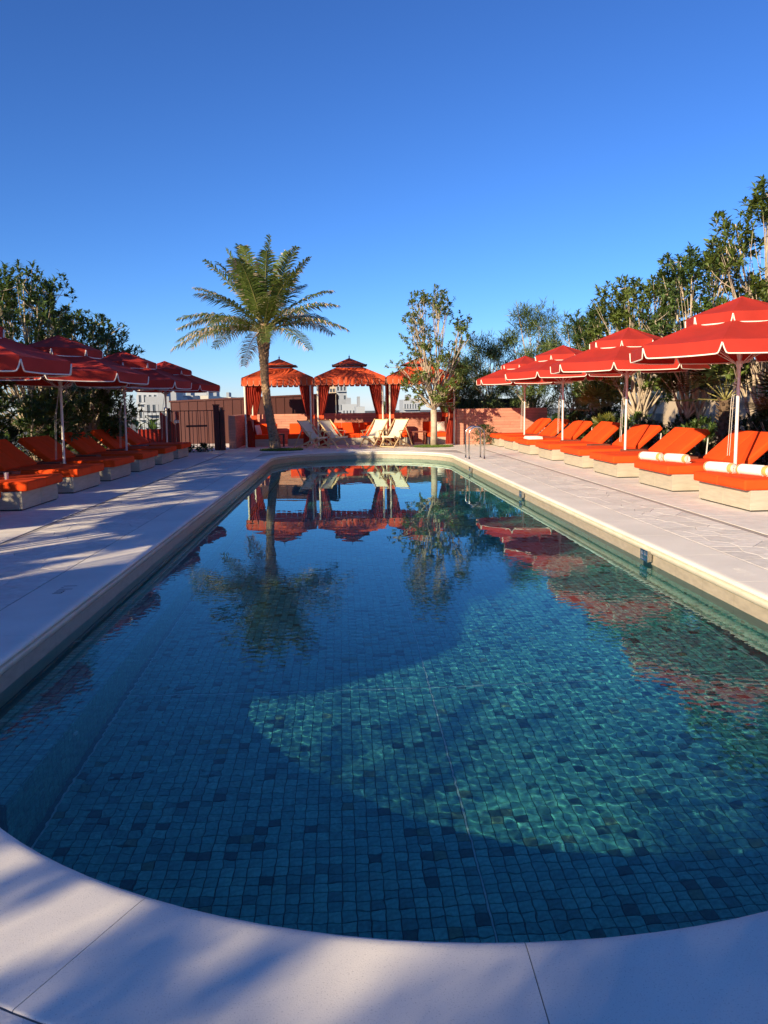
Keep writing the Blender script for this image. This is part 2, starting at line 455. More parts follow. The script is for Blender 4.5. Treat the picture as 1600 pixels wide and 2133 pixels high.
bed = MB(); rows = [[(*stadium(d, PER * i / 200), z) for d, z in ((COPE + .012, -.0050), (.06, -.0050), (.06, -.20), (.075, LEDGE - .05))] for i in range(201)]
bed.grid(rows); bed.build('coping_bed', 'joint', COPING)

# ------------------------------------------------------------------ pool shell and tiles
POOL = bpy.data.objects.new('pool_basin', None); COL.objects.link(POOL); POOL['kind'] = 'structure'
WD = .046                              # wall offset
LX = PX - PW + .50                     # inner edge of the ledge on the left
shell = MB()
rows = [[(*stadium(WD + .02, PER * i / 240), z) for z in (-.16, FLOOR - .006)] for i in range(241)]
shell.grid(rows)
ring = [(*stadium(WD + .02, PER * i / 240), FLOOR - .006) for i in range(240)]
shell.add(ring, [tuple(range(240))])
shell.box((PX - PW - .02, YN - 1.2, FLOOR), (LX - .004, YF + 1.2, LEDGE - .005))
sh = shell.build('grout_bed', 'grout', POOL); sh.cycles.is_caustics_receiver = True
T = .066; G = .0036                   # tile pitch and joint
XJ = .62                               # the long expansion joint
YJ = [5.62 + 4.4 * k for k in range(-1, 5)]
def tile_geo(w, h, t=.005):            # local tile lying in xy
    c = .0015
    return ([(-w, -h, 0), (w, -h, 0), (w, h, 0), (-w, h, 0), (-w + c, -h + c, t), (w - c, -h + c, t), (w - c, h - c, t), (-w + c, h - c, t)],
            [(4, 5, 6, 7), (0, 1, 5, 4), (1, 2, 6, 5), (2, 3, 7, 6), (3, 0, 4, 7)])
tv, tf = tile_geo(T / 2 - G / 2, T / 2 - G / 2)
r = rng(11); floor_t = []
for i in range(-50, 51):
    for j in range(0, 395):
        x = XJ + (i + .5) * T + (.006 if i >= 0 else -.006); y = 1.9 + j * T
        for yj in YJ:
            if y > yj: y += .008
        if dist_out(x, y) > -.02 or x < LX + .03: continue
        floor_t.append((x, y))
def tshow(p):
    u, w = screen(p[0], p[1], WATER - .52)
    near = p[1] - YN < 0 and math.hypot(p[0] - PX, p[1] - YN) > 2.74
    hidden = dist_out(p[0] * CAM_H / (CAM_H - WATER + .52), p[1] * CAM_H / (CAM_H - WATER + .52)) > -.02
    return (0 if (0 < u < 1600 and 800 < w < 2133 and not hidden) else 1e6) + math.hypot(p[0], p[1])
floor_t.sort(key=tshow)
tb = MB(); tb.add(tv, tf); tme = tb.mesh('tile', m='tile')
for (x, y) in floor_t[:300]:
    o = link('floor_tile', tme, POOL, loc=(x, y, FLOOR + r.uniform(-.001, .001))); o.rotation_euler = (r.gauss(0, .006), r.gauss(0, .006), r.gauss(0, .004)); o.cycles.is_caustics_receiver = True
tb = MB()
def put(b, o, ex, ey, ez, tint): b.add([(o[0] + v[0] * ex[0] + v[1] * ey[0] + v[2] * ez[0], o[1] + v[0] * ex[1] + v[1] * ey[1] + v[2] * ez[1], o[2] + v[0] * ex[2] + v[1] * ey[2] + v[2] * ez[2]) for v in tv], tf, tint)
for (x, y) in floor_t[300:]:
    put(tb, (x, y, FLOOR + r.uniform(-.001, .001)), (1, 0, 0), (0, 1, 0), (0, 0, 1), r.random())
o = tb.build('floor_tiling', 'tile_joined', POOL, kind='stuff'); o.cycles.is_caustics_receiver = True
tb = MB()
for k in range(int(PER / T)):          # wall tiles round the basin
    s = (k + .5) * T; p = stadium(WD + .012, s); q = stadium(WD - .5, s); n = Vector((q[0] - p[0], q[1] - p[1], 0)).normalized(); t_ = Vector((-n.y, n.x, 0))
    for j in range(20):
        z = LEDGE - .02 - (j + .5) * T if not (p[0] < LX and YN - 1 < p[1] < YF + 1) else 9
        if z > 5: break
        if z < FLOOR + T / 2: break
        put(tb, (p[0], p[1], z), t_, (0, 0, 1), n, r.random())
for j in range(380):                   # ledge top and its front
    y = YN - 1.15 + j * T
    if y > YF + 1.1: break
    for i in range(9):
        x = LX - (i + .5) * T
        if dist_out(x, y) < -.02: put(tb, (x, y, LEDGE), (1, 0, 0), (0, 1, 0), (0, 0, 1), .2 + r.random() * .8)
    for i in range(12):
        z = LEDGE - (i + .5) * T
        if z > FLOOR + T / 2 and dist_out(LX, y) < 0: put(tb, (LX, y, z), (0, 1, 0), (0, 0, 1), (1, 0, 0), .2 + r.random() * .7)
o = tb.build('wall_tiling', 'tile_joined', POOL, kind='stuff'); o.cycles.is_caustics_receiver = True
jb = MB()
jb.box((XJ - .005, 2.1, FLOOR - .004), (XJ + .005, 26.4, FLOOR + .0055))
for x in (LX + .045, PX + PW - .06): jb.box((x - .006, YN - 1.5, FLOOR - .004), (x + .006, YF + 1.5, FLOOR + .0065))
for y in YJ:
    if y < 3: continue
    jb.box((LX + .05, y - .0045, FLOOR - .004), (PX + PW - .07, y + .0045, FLOOR + .006))
    jb.box((PX - PW - .03, y - .0045 + .6, LEDGE - .004), (LX - .01, y + .0045 + .6, LEDGE + .006))
o = jb.build('expansion_joint', 'white_joint', POOL); o.cycles.is_caustics_receiver = True
for y in (4.6, 9.6, 14.6):             # return inlets in the ledge front
    b = MB(); b.tube([(LX + .004, y, LEDGE - .18), (LX + .016, y, LEDGE - .18)], [.03, .026], 12); b.build('inlet', 'white_plastic', POOL)

# ------------------------------------------------------------------ water: a real rippled surface
rr = np.random.RandomState(4)
y0_, y1_ = YN - PW - .03, YF + PW + .03
yy = np.concatenate([np.arange(y0_, 9.0, .011), np.linspace(9.0, y1_, 450)])
NU, NV = 500, len(yy) - 1
hw = np.where(yy < YN, np.sqrt(np.maximum(0, (PW + .04) ** 2 - (yy - YN) ** 2)), np.where(yy > YF, np.sqrt(np.maximum(0, (PW + .04) ** 2 - (yy - YF) ** 2)), PW + .04)) + .004
uu = np.linspace(-1, 1, NU + 1)
XX = PX + hw[:, None] * uu[None, :]; YYg = np.repeat(yy[:, None], NU + 1, 1)
def waves(n, l0, l1, rms, spread):
    Z = np.zeros_like(XX)
    for k in range(n):
        lam = l0 * (l1 / l0) ** rr.rand(); th = rr.normal(1.0, spread); ph = rr.rand() * 6.28
        Z += rms * 1.414 / n ** .5 * lam / 6.283 * np.sin((XX * np.cos(th) + YYg * np.sin(th)) * 6.283 / lam + ph)
    return Z
near_ = np.clip((11.5 - YYg) / 6.0, 0, 1); near_ = near_ * near_ * (3 - 2 * near_)
patch_ = 1 + .35 * np.sin(XX * 1.7 + 1.3) * np.sin(YYg * 1.1 + .4)
ZZ = waves(36, .046, .11, .0100, 1.6) * (.05 + .95 * near_) * patch_ + waves(20, .16, .8, .0016, 1.1)   # livelier at the near end, calm further off
co_ = np.stack([XX, YYg, ZZ + WATER], -1).reshape(-1, 3)
idx = np.arange((NV + 1) * (NU + 1)).reshape(NV + 1, NU + 1)
fq = np.stack([idx[:-1, :-1], idx[:-1, 1:], idx[1:, 1:], idx[1:, :-1]], -1).reshape(-1, 4)
# unseen water sheet under the deck, added so refracted sun reaches the floor
NR = 240; sr = [PER * k / NR for k in range(NR)]
ext = np.array([(*stadium(d, s_), WATER) for d in (.06, 1.5, 5.5) for s_ in sr]); e0 = len(co_)
co_ = np.concatenate([co_, ext])
fx = np.array([(e0 + j * NR + k, e0 + (j + 1) * NR + k, e0 + (j + 1) * NR + (k + 1) % NR, e0 + j * NR + (k + 1) % NR) for j in range(2) for k in range(NR)])
fq = np.concatenate([fq, fx[:, ::-1] if False else fx])
wm = bpy.data.meshes.new('water'); wm.vertices.add(len(co_)); wm.vertices.foreach_set('co', co_.ravel())
wm.loops.add(fq.size); wm.loops.foreach_set('vertex_index', fq.ravel().astype(np.int32))
wm.polygons.add(len(fq)); wm.polygons.foreach_set('loop_start', np.arange(0, fq.size, 4, dtype=np.int32)); wm.polygons.foreach_set('loop_total', np.full(len(fq), 4, dtype=np.int32))
wm.update(); wm.validate(); wm.polygons.foreach_set('use_smooth', [True] * len(fq))
m = bpy.data.materials.new('water'); m.use_nodes = True; nt = m.node_tree; nt.nodes.clear()
out = nt.nodes.new('ShaderNodeOutputMaterial'); gl = nt.nodes.new('ShaderNodeBsdfGlass'); gl.inputs['IOR'].default_value = 1.333; gl.inputs['Roughness'].default_value = 0
gl.inputs['Color'].default_value = (.72, .97, .95, 1)
nt.links.new(gl.outputs[0], out.inputs[0]); wm.materials.append(m)
water = link('water', wm, kind='structure'); water.cycles.is_caustics_caster = True

# ------------------------------------------------------------------ sun loungers
def soft_box(b, a, c, bev, puff=.012, r=None):
    b.box(a, c, bev)
def make_lounger():
    t = thing('sun_lounger', 'x', 'sun lounger')
    W = .77
    for s in (0, 1):
        y0 = -W + s * W + .003; y1 = y0 + W - .006
        b = MB(); b.box((.10, y0, .022), (1.55, y1, .30), .004); o = b.build('base_block', 'concrete', t)
        b = MB(); b.box((.125, y0 + .02, .0), (1.53, y1 - .02, .022)); b.build('plinth', 'plinth', o)
        b = MB(); b.box((0, y0 - .012, .302), (1.47, y1 + .012, .452), .035); o = smooth_angle(b.build('seat_cushion', 'cushion', t), 60)
        b = MB()
        for zz in (.325, .43): b.tube([(-.002, y0 + .02, zz), (-.002, y1 - .02, zz)], .004, 5)
        b.build('seam', 'cushion', o)
        # backrest leaning back from the hinge
        b = MB(); b.box((0, y0 - .008, .03), (.80, y1 + .008, .155), .034)
        ca, sa = math.cos(R(40)), math.sin(R(40))
        b.v = [(1.43 + x * ca - z * sa, y, .36 + x * sa + z * ca) for x, y, z in b.v]
        smooth_angle(b.build('back_cushion', 'cushion', t), 60)
    b = MB(); b.box((1.40, -.74, .25), (2.12, -.70, .335), .004); b.box((1.40, .70, .25), (2.12, .74, .335), .004); b.box((2.08, -.74, .25), (2.13, .74, .335), .004)
    for y in (-.72, .72): b.box((2.05, y - .03, 0), (2.11, y + .03, .25), .004)
    b.build('frame', 'timber_red', t)
    b = MB(); ca, sa = math.cos(R(40)), math.sin(R(40))
    for k in range(7):
        x = .05 + k * .11
        b.bar((1.43 + x * ca - .01 * sa, -.70, .36 + x * sa + .0 * ca), (1.43 + x * ca - .01 * sa, .70, .36 + x * sa), .06, .018)
    b.build('back_slats', 'timber_red', t)
    for y in (-.745, .745):
        b = MB(); b.bar((1.95, y, .33), (1.43 + .72 * ca, y, .36 + .72 * sa - .02), .012, .028); b.build('prop', 'pole', t)
    return t
LOUNGER = make_lounger()
GL, GR = 'sun loungers along the left side of the pool', 'sun loungers along the right side of the pool'
ords = ['nearest', 'second', 'third', 'fourth', 'fifth', 'sixth', 'seventh', 'eighth']
right_y = [10.45, 13.02, 15.62, 18.05, 20.65, 23.1, 25.5, 27.75]
left_y = [9.8, 12.23, 14.66, 17.04, 19.40, 21.78, 24.06]
lab_r = ['orange double sun lounger with two rolled towels, nearest in the right-hand row', 'orange double sun lounger with two rolled towels, second in the right-hand row',
         'orange double sun lounger in the right-hand row, third from the camera', 'orange double sun lounger in the right-hand row, fourth from the camera',
         'orange double sun lounger in the right-hand row, fifth from the camera', 'orange double sun lounger with a flat white towel, sixth in the right-hand row',
         'orange double sun lounger in the right-hand row, seventh from the camera', 'orange double sun lounger at the far end of the right-hand row, beside the pink wall']
lab_l = ['orange double sun lounger cut off by the left edge, nearest in the left-hand row', 'orange double sun lounger in left-hand row carrying a clear plastic cup',
         'shaded orange double sun lounger in the left-hand row, third from the camera', 'shaded orange double sun lounger in the left-hand row, fourth from the camera',
         'shaded orange double sun lounger in the left-hand row, fifth from the camera', 'shaded orange double sun lounger in the left-hand row, sixth from the camera',
         'orange double sun lounger at the far end of left-hand row, beside the red gate']
first = True
for ys, x, rz, labs, grp in ((right_y, 5.52, 0, lab_r, GR), (left_y, -4.90, PI, lab_l, GL)):
    for y, lb in zip(ys, labs):
        o = LOUNGER if first else copy_tree(LOUNGER)
        first = False
        jr = rng(int(y * 100)); o.location = (x + jr.uniform(-.03, .03), y + .77 + jr.uniform(-.02, .02), 0); o.rotation_euler = (0, 0, rz + R(jr.uniform(-.9, .9))); tag(o, lb, 'sun lounger', grp)
        av = R(jr.uniform(-3.5, 2.0)); hg = Vector((1.43, 0, .36))
        for ch in o.children:
            if ch.name.split('.')[0] in ('back_cushion', 'back_slats'):
                ch.rotation_euler = (0, av, 0); ch.location = hg - Matrix.Rotation(av, 3, 'Y') @ hg
def make_side_table():
    t = thing('side_table', 'x', 'side table')
    b = MB(); b.box((-.26, -.19, .41), (.26, .19, .46), .005); b.build('table_top', 'timber_red', t)
    for x in (-.23, .23):
        b = MB(); b.box((x - .025, -.17, 0), (x + .025, -.09, .41), .004); b.box((x - .025, .09, 0), (x + .025, .17, .41), .004); b.box((x - .024, -.09, .30), (x + .024, .09, .41)); b.build('leg', 'timber_red', t)
    return t
ST = None
for ys, x, side in ((right_y, 6.70, 'right'), (left_y, -6.10, 'left')):
    for k in range(len(ys) - 1):
        y = (ys[k] + 1.54 + ys[k + 1]) / 2
        if ST is None: ST = make_side_table(); o = ST
        else: o = copy_tree(ST)
        o.location = (x, y, 0)
        tag(o, 'small red-brown timber table between the %s and %s loungers of the %s row' % (ords[k], ords[k + 1], side), 'side table', 'timber side tables between the loungers')

# ------------------------------------------------------------------ umbrellas
def make_umbrella():
    t = thing('umbrella', 'x', 'umbrella')
    def ang(k): return 2 * PI * k / 8 + R(10)
    APEX = 3.16
    tiers = [('canopy_panel', .50, 2.86, 1.74, 2.40, .20, .045), ('top_panel', .03, APEX, .84, 2.87, .165, .02)]
    for nm, r0, z0, r1, z1, drop, sag in tiers:
        for k in range(8):
            a0, a1 = ang(k), ang(k + 1)
            def pt(u, w):                # u across the panel, w from hub to hem
                rr_ = r0 + (r1 - r0) * w; zz = z0 + (z1 - z0) * w
                A = Vector((rr_ * math.cos(a0), rr_ * math.sin(a0), zz)); B = Vector((rr_ * math.cos(a1), rr_ * math.sin(a1), zz))
                p = A.lerp(B, u); p.z -= sag * math.sin(PI * u) * math.sin(PI * min(1, w * .8 + .1)); return p
            b = MB(); nu = 8
            b.grid([[pt(i / nu, j / 6) for i in range(nu + 1)] for j in range(7)])
            # hanging valance with rounded corners and a notch at each rib
            us = [0, .010, .020, .032, .045, .07, .2, .35, .5, .65, .8, .93, .955, .968, .98, .99, 1]
            def low(u):
                e = min(u, 1 - u)
                f = min(1, max(.06, (e / .05))) ** .55 if e < .05 else 1
                return drop * f
            rows = [[], [], []]; hem = []
            for u in us:
                p = pt(u, 1); o_ = Vector((p.x, p.y, 0)).normalized(); d = low(u); wob = .012 * math.sin(u * 9 + k)
                sh_ = 0.012 if u < .5 else -.012
                for q, f in ((0, 0), (1, .5), (2, 1)):
                    rows[q].append(p + o_ * (.012 * f + wob * f) + V(0, 0, -d * f))
                hem.append(rows[2][-1])
            b.grid(rows)
            po = smooth_angle(b.build(nm, 'umbrella_red', t), 40)
            b = MB(); b.tube([h + V(0, 0, -.001) for h in hem], .0115, 5); b.build('piping', 'piping', po, smooth=True)
    b = MB(); b.tube([(0, 0, 0), (0, 0, 1.2), (0, 0, 3.10)], .027, 12, tint=.5); smooth_angle(b.build('pole', 'pole', t))
    b = MB(); b.tube([(0, 0, 3.10), (0, 0, 3.155), (0, 0, 3.168)], [.04, .04, .02], 10); b.build('crown_cap', 'umbrella_red', t)
    b = MB(); b.tube([(0, 0, 2.05), (0, 0, 2.15)], .05, 10); b.build('runner', 'pole', t)
    for k in range(8):
        a = ang(k); c, s = math.cos(a), math.sin(a)
        b = MB(); b.tube([(.05 * c, .05 * s, 3.03), (1.71 * c, 1.71 * s, 2.375)], .011, 5); ro = b.build('rib', 'rib', t)
        b = MB(); b.tube([(.05 * c, .05 * s, 2.10), (.95 * c, .95 * s, 2.66)], .008, 5); b.build('strut', 'rib', ro)
    b = MB(); b.box((-.3, -.3, 0), (.3, .3, .06), .01); b.tube([(0, 0, .05), (0, 0, .3)], .045, 10); b.build('base', 'plinth', t)
    b = MB()
    for dx, dy, z in ((-.10, -.05, .62), (-.13, -.04, .62)): b.tube([(-.03, 0, 2.1), (dx, dy, 1.5), (dx - .03, dy, z)], .004, 4)
    b.build('pull_cord', 'cord', t)
    return t
UMB = make_umbrella()
GU = 'red two-tier pool umbrellas'
ums = [((6.47, 12.5), .03, 'sunlit red two-tier umbrella over the nearest loungers on the right'), ((6.47, 17.55), .03, 'sunlit red two-tier umbrella, second from the camera on the right'),
       ((6.47, 22.65), .03, 'sunlit red two-tier umbrella, third from the camera on the right'), ((6.45, 27.4), .02, 'sunlit red two-tier umbrella at far end of the right row, by pink wall'),
       ((-5.80, 11.75), -.10, 'shaded red two-tier umbrella cut off by the left edge'), ((-5.82, 16.55), -.11, 'shaded red two-tier umbrella over the left row, pole left of the others'),
       ((-5.80, 21.25), -.11, 'shaded red two-tier umbrella in the middle of the left row'), ((-5.77, 26.0), -.10, 'red two-tier umbrella at far end of the left row, before the gate'),
       ((-5.80, 6.6), -.10, 'red two-tier umbrella of the left row just outside the picture, left of the camera'), ((-5.80, 1.65), -.10, 'red two-tier umbrella of the left row beside the camera, outside the picture')]
for k, ((x, y), dz, lb) in enumerate(ums):
    o = UMB if k == 0 else copy_tree(UMB)
    o.location = (x, y, dz); o.rotation_euler = (R([0, .8, -.6, .5, .3, -.7, .6, -.4, .2, 0][k]), R(-.4 if x > 0 else 1.0), R(7 * k)); tag(o, lb, 'umbrella', GU)
    if k: o.rotation_euler[2] = R([0, 6, -4, 9, 3, 0, 5, -6, 4, 0][k])

# ------------------------------------------------------------------ vegetation
def bez(a, b, c, n): return [a.lerp(b, i / n).lerp(b.lerp(c, i / n), i / n) for i in range(n + 1)]
def rosette(b, p, d, r, n, L, Wd, lift=(10, 75), bend=.25):
    d = d.normalized(); up = V(0, 0, 1) if abs(d.z) < .9 else V(1, 0, 0)
    x = d.cross(up).normalized(); y = d.cross(x); a0 = r.random() * 6.28
    for k in range(n):
        a = a0 + k * 2.4 + r.uniform(-.3, .3); e = R(r.uniform(*lift)); l = L * r.uniform(.65, 1.15); w = Wd * r.uniform(.8, 1.15)
        dr = (x * math.cos(a) + y * math.sin(a)) * math.cos(e) + d * math.sin(e)
        q = p - d * r.uniform(0, L * .8)
        sd_ = dr.cross(d); sd_ = sd_.normalized() if sd_.length > 1e-4 else x
        nrm = sd_.cross(dr)
        m_ = q + dr * l * .55 + nrm * (-.04 * l); tip = q + dr * l - nrm * (bend * l) * (1 if nrm.z > 0 else -1)
        f = .12 * w
        b.add([q[:], (m_ + sd_ * w / 2 + nrm * f)[:], tip[:], (m_ - sd_ * w / 2 + nrm * f)[:], m_[:]], [(0, 4, 1), (0, 3, 4), (4, 2, 1), (3, 2, 4)], min(1, max(0, r.gauss(.5, .25))))
def tree(name, label, cat, loc, h, rad, seed, leaf='leaf_glossy', bark='bark_pale', tips=420, L=.15, Wd=.05, per=11, base=.35, stems=4, group=None, lobes=11, squash=1.0, trunk_r=.07, fork=.22, lift=(10, 75), bend=.25, trunk_h=None, lrng=(.34, .50), twig=6):
    t = thing(name, label, cat, (loc[0], loc[1], loc[2] if len(loc) > 2 else 0), 0, group)
    r = rng(seed); wood = MB(); cr = MB()
    lb = []
    for k in range(lobes):
        zz = h * (base + (1 - base) * ((k + .5) / lobes)) ; f = (zz / h - base) / (1 - base)
        prof = math.sin(PI * min(1, .18 + .72 * f)) ** .7
        a = k * 2.4 + r.uniform(-.4, .4); rr_ = rad * prof * r.uniform(.35, .78)
        lr = rad * r.uniform(*lrng)
        lb.append((V(rr_ * math.cos(a), rr_ * math.sin(a) * squash, min(zz, h - lr * .75)), lr))
    limb_pts = []
    th = trunk_h if trunk_h is not None else h * fork
    if trunk_h is not None:
        wood.tube([(0, 0, -.05), (r.uniform(-.03, .03), r.uniform(-.03, .03), th * .5), (0, 0, th)], [trunk_r * 1.15, trunk_r, trunk_r * .95], 8)
    for i, (c, lr) in enumerate(lb):
        if trunk_h is not None: s0 = V(0, 0, th)
        else:
            a = (i % stems) * 6.28 / stems + .5; s0 = V(.12 * math.cos(a), .12 * math.sin(a), -.05)
        sp = .6 if trunk_h is not None else .35; mid = V(c.x * sp + r.uniform(-.15, .15), c.y * sp + r.uniform(-.15, .15), s0.z + (c.z - s0.z) * .5)
        if trunk_h is None and i >= stems:
            pts = bez(V(s0.x * 1.6, s0.y * 1.6, th), mid, c, 6)
        else: pts = bez(s0, mid, c, 7)
        k0 = trunk_r * r.uniform(.22, .40) if trunk_h is not None else trunk_r * r.uniform(.45, .75) if i >= stems else trunk_r * r.uniform(.7, 1)
        n = len(pts)
        for q in range(1, n - 1): pts[q] = pts[q] + V(r.uniform(-.05, .05), r.uniform(-.05, .05), 0)
        wood.tube(pts, [k0 * (1 - .75 * q / (n - 1)) for q in range(n)], 6)
        limb_pts.append(pts)
    for k in range(tips):
        i = r.randrange(len(lb)); c, lr = lb[i]
        while True:
            q = V(r.uniform(-1, 1), r.uniform(-1, 1), r.uniform(-1, 1))
            if .25 < q.length < 1: break
        p = c + V(q.x * lr, q.y * lr, q.z * lr * .85)
        s = limb_pts[i][r.randrange(len(limb_pts[i]) // 2, len(limb_pts[i]))]
        d = (p - s); d = (d.normalized() + V(0, 0, .55)).normalized()
        if k % twig == 0:
            md = s.lerp(p, .5) + V(r.uniform(-.08, .08), r.uniform(-.08, .08), -.06)
            wood.tube(bez(s, md, p, 3), [.012, .010, .007, .004], 4, cap=False)
        rosette(cr, p, d, r, per, L, Wd, lift, bend)
    wood.build('trunk', bark, t, smooth=True)
    cr.build('crown', leaf, t)
    return t
GT_R, GT_L = 'leafy trees behind the right-hand loungers', 'leafy trees behind the left-hand loungers'
rt = [((8.75, 9.3), 5.9, 1.7, 'leafy tree just outside the right edge, nearest the camera'), ((8.85, 12.3), 6.3, 1.75, 'leafy tree at the right edge behind the nearest right umbrella'), ((8.65, 15.4), 5.95, 1.65, 'tallest leafy tree rising behind the nearest red umbrella on the right'),
      ((8.55, 18.7), 5.35, 1.6, 'leafy tree with pale branches behind the second right-hand umbrella'), ((8.6, 22.2), 5.25, 1.65, 'leafy tree behind the third right-hand umbrella'), ((8.7, 25.8), 4.85, 1.6, 'leafy tree at the far end of the right-hand row, beside spiky shrubs')]
for k, (p, h, rad, lb_) in enumerate(rt):
    tree('leafy_tree', lb_, 'tree', p, h * .965, rad, 100 + k, 'leaf_glossy' if k % 2 else 'leaf_light', tips=760, group=GT_R, base=.36, lobes=27, L=.18, Wd=.060, squash=1.15, lrng=(.20, .34), twig=4)
lt = [((-7.9, 25.2), 3.3, 1.5, 'low leafy tree at the far end of the left-hand row'), ((-7.3, 22.9), 4.45, 1.75, 'leafy tree behind the third umbrella of the left-hand row'), ((-7.7, 19.9), 5.2, 1.95, 'tallest leafy tree of the left-hand row, behind the second umbrella'),
      ((-8.2, 16.6), 4.9, 1.75, 'leafy tree at the left edge, behind the pole-bearing umbrella'), ((-8.3, 13.4), 4.9, 1.65, 'leafy tree partly outside the left edge of the picture')]
for k, (p, h, rad, lb_) in enumerate(lt):
    tree('leafy_tree', lb_, 'tree', p, h * .96, rad, 130 + k, 'leaf_glossy', tips=int(560 * rad), group=GT_L, base=.24, lobes=26, lrng=(.24, .40), twig=4, L=.17, Wd=.058, squash=1.1)
off = [((-8.3, 10.0), 5.2, 1.7), ((-8.3, 6.8), 5.2, 1.75), ((-8.4, 3.6), 5.3, 1.75), ((-8.4, 1.0), 5.2, 1.6), ((-8.3, -1.1), 5.4, 1.35), ((-8.0, -9.0), 5.7, 1.65), ((-8.3, -5.4), 4.6, 1.5), ((-7.4, -12.0), 6.8, 2.2)]
for k, (p, h, rad) in enumerate(off):
    tree('leafy_tree', 'leafy tree of the left-hand row outside the picture, %s from its far end' % ['first', 'second', 'third', 'fourth', 'fifth', 'sixth', 'seventh', 'last'][k], 'tree', p, h, rad, 160 + k, 'leaf_glossy', tips=1300 if k in (3, 4) else 1000 if k == 5 else 150 if k == 6 else 380 if k < 5 else 1300, group=GT_L, base=.66 if k == 4 else .52 if k < 3 else .25, lobes=18, lrng=(.22, .38), L=.18, Wd=.062, squash=1.1)
# spiky dragon trees behind the pink wall and one behind the middle cabana
for k, (p, h, rad, lb_) in enumerate([((7.6, 31.2), 5.5, 1.35, 'tall spiky dragon tree behind the pink wall, right of centre'), ((6.0, 32.0), 4.3, 1.2, 'spiky dragon tree next to the right-hand cabana'), ((8.9, 29.6), 4.9, 1.3, 'spiky dragon tree between the pink wall and the leafy trees'), ((4.9, 33.4), 3.6, .9, 'small spiky dragon tree half hidden behind the right-hand cabana')]):
    tree('dragon_tree', lb_, 'tree', p, h, rad, 200 + k, 'leaf_spiky', 'bark_pale', tips=360, L=.36, Wd=.030, per=20, base=.25, lobes=14, trunk_r=.06, group='spiky dragon trees at the far right corner', lift=(-25, 70), bend=.12)
tree('dragon_tree', 'spiky plant seen through the middle cabana, beyond its back wall', 'tree', (2.0, 38.0, -.9), 2.75, .75, 220, 'leaf_spiky', 'bark_pale', tips=60, L=.42, Wd=.03, per=22, base=.3, lobes=9, trunk_r=.05, lift=(-20, 70), bend=.15)
# slender tree on its own lawn circle
tree('slender_tree', 'slender pale-trunked tree on round lawn before the right-hand cabana', 'tree', (3.38, 28.75), 5.75, 1.85, 240, 'leaf_light', 'bark_pale', tips=700, L=.15, Wd=.058, per=9, base=.28, lobes=30, lrng=(.18, .30), twig=3, trunk_r=.12, trunk_h=1.35)
# shrubs under the trees
def shrub(name, label, p, h, rad, seed, leaf, group, tips=150, L=.13, Wd=.045, per=9):
    t = thing(name, label, 'shrub', (p[0], p[1], p[2] if len(p) > 2 else 0), 0, group); r = rng(seed); cr = MB(); st = MB()
    for k in range(tips):
        a = r.random() * 6.28; q = r.random() ** .5; zz = (r.random() ** .7)
        pr = math.sqrt(max(0, 1 - zz ** 2.2)) * .95 + .05
        c = V(rad * q * pr * math.cos(a), rad * q * pr * math.sin(a), h * zz)
        rosette(cr, c, V(c.x * .8, c.y * .8, .35 + .4 * h), r, per, L, Wd)
    for k in range(7):
        a = k * .9; st.tube(bez(V(0, 0, 0), V(.1 * math.cos(a), .1 * math.sin(a), h * .4), V(rad * .6 * math.cos(a), rad * .6 * math.sin(a), h * .75), 4), [.02, .016, .012, .009, .005], 5)
    cr.build('foliage', leaf, t); st.build('stem', 'bark_pale', t, smooth=True)
    return t
r = rng(77); nth = ['nearest', 'second', 'third', 'fourth', 'fifth', 'sixth', 'seventh', 'eighth', 'ninth', 'tenth', 'eleventh', 'twelfth', 'thirteenth', 'fourteenth']
for k in range(14):
    y = 8.0 + k * 1.55
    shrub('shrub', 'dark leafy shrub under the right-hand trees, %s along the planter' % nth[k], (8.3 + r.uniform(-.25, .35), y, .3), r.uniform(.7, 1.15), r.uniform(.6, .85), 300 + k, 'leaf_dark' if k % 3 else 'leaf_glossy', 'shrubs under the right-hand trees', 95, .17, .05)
for k in range(12):
    y = 9.5 + k * 1.45
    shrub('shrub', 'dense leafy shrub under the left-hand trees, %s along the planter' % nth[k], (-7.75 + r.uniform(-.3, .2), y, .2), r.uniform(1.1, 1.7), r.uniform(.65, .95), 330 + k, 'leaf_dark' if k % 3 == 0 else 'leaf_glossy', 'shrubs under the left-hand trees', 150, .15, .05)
shrub('round_bush', 'round fine-leaved green bush in front of the pink wall', (5.35, 29.2), .78, .62, 360, 'bush', None, 330, .07, .016, 12)
def spiky_tuft(p, seed, n=40, L=.6, leaf='leaf_spiky', label='', group=None):
    t = thing('grassy_tuft', label, 'plant', p, 0, group); r = rng(seed); b = MB()
    for k in range(n):
        a = r.random() * 6.28; e = R(r.uniform(25, 85)); l = L * r.uniform(.6, 1.1); d = V(math.cos(a) * math.cos(e), math.sin(a) * math.cos(e), math.sin(e)); s = V(-math.sin(a), math.cos(a), 0) * .014
        q0 = V(0, 0, 0); q1 = d * l * .55; q2 = d * l + V(0, 0, -l * .3 * math.cos(e))
        b.add([(q0 - s)[:], (q0 + s)[:], (q1 + s)[:], (q1 - s)[:], q2[:]], [(0, 1, 2, 3), (3, 2, 4)], r.random())
    b.build('leaves', leaf, t); return t
for k in range(9):
    spiky_tuft((7.95 + r.uniform(-.1, .15), 11.4 + k * 1.5 + r.uniform(-.4, .4), .35), 380 + k, 46, .65, 'leaf_light' if k % 2 else 'leaf_spiky', 'arching grassy tuft edging the right-hand planter, %s from the camera' % nth[k], 'grassy tufts in the right-hand planter')
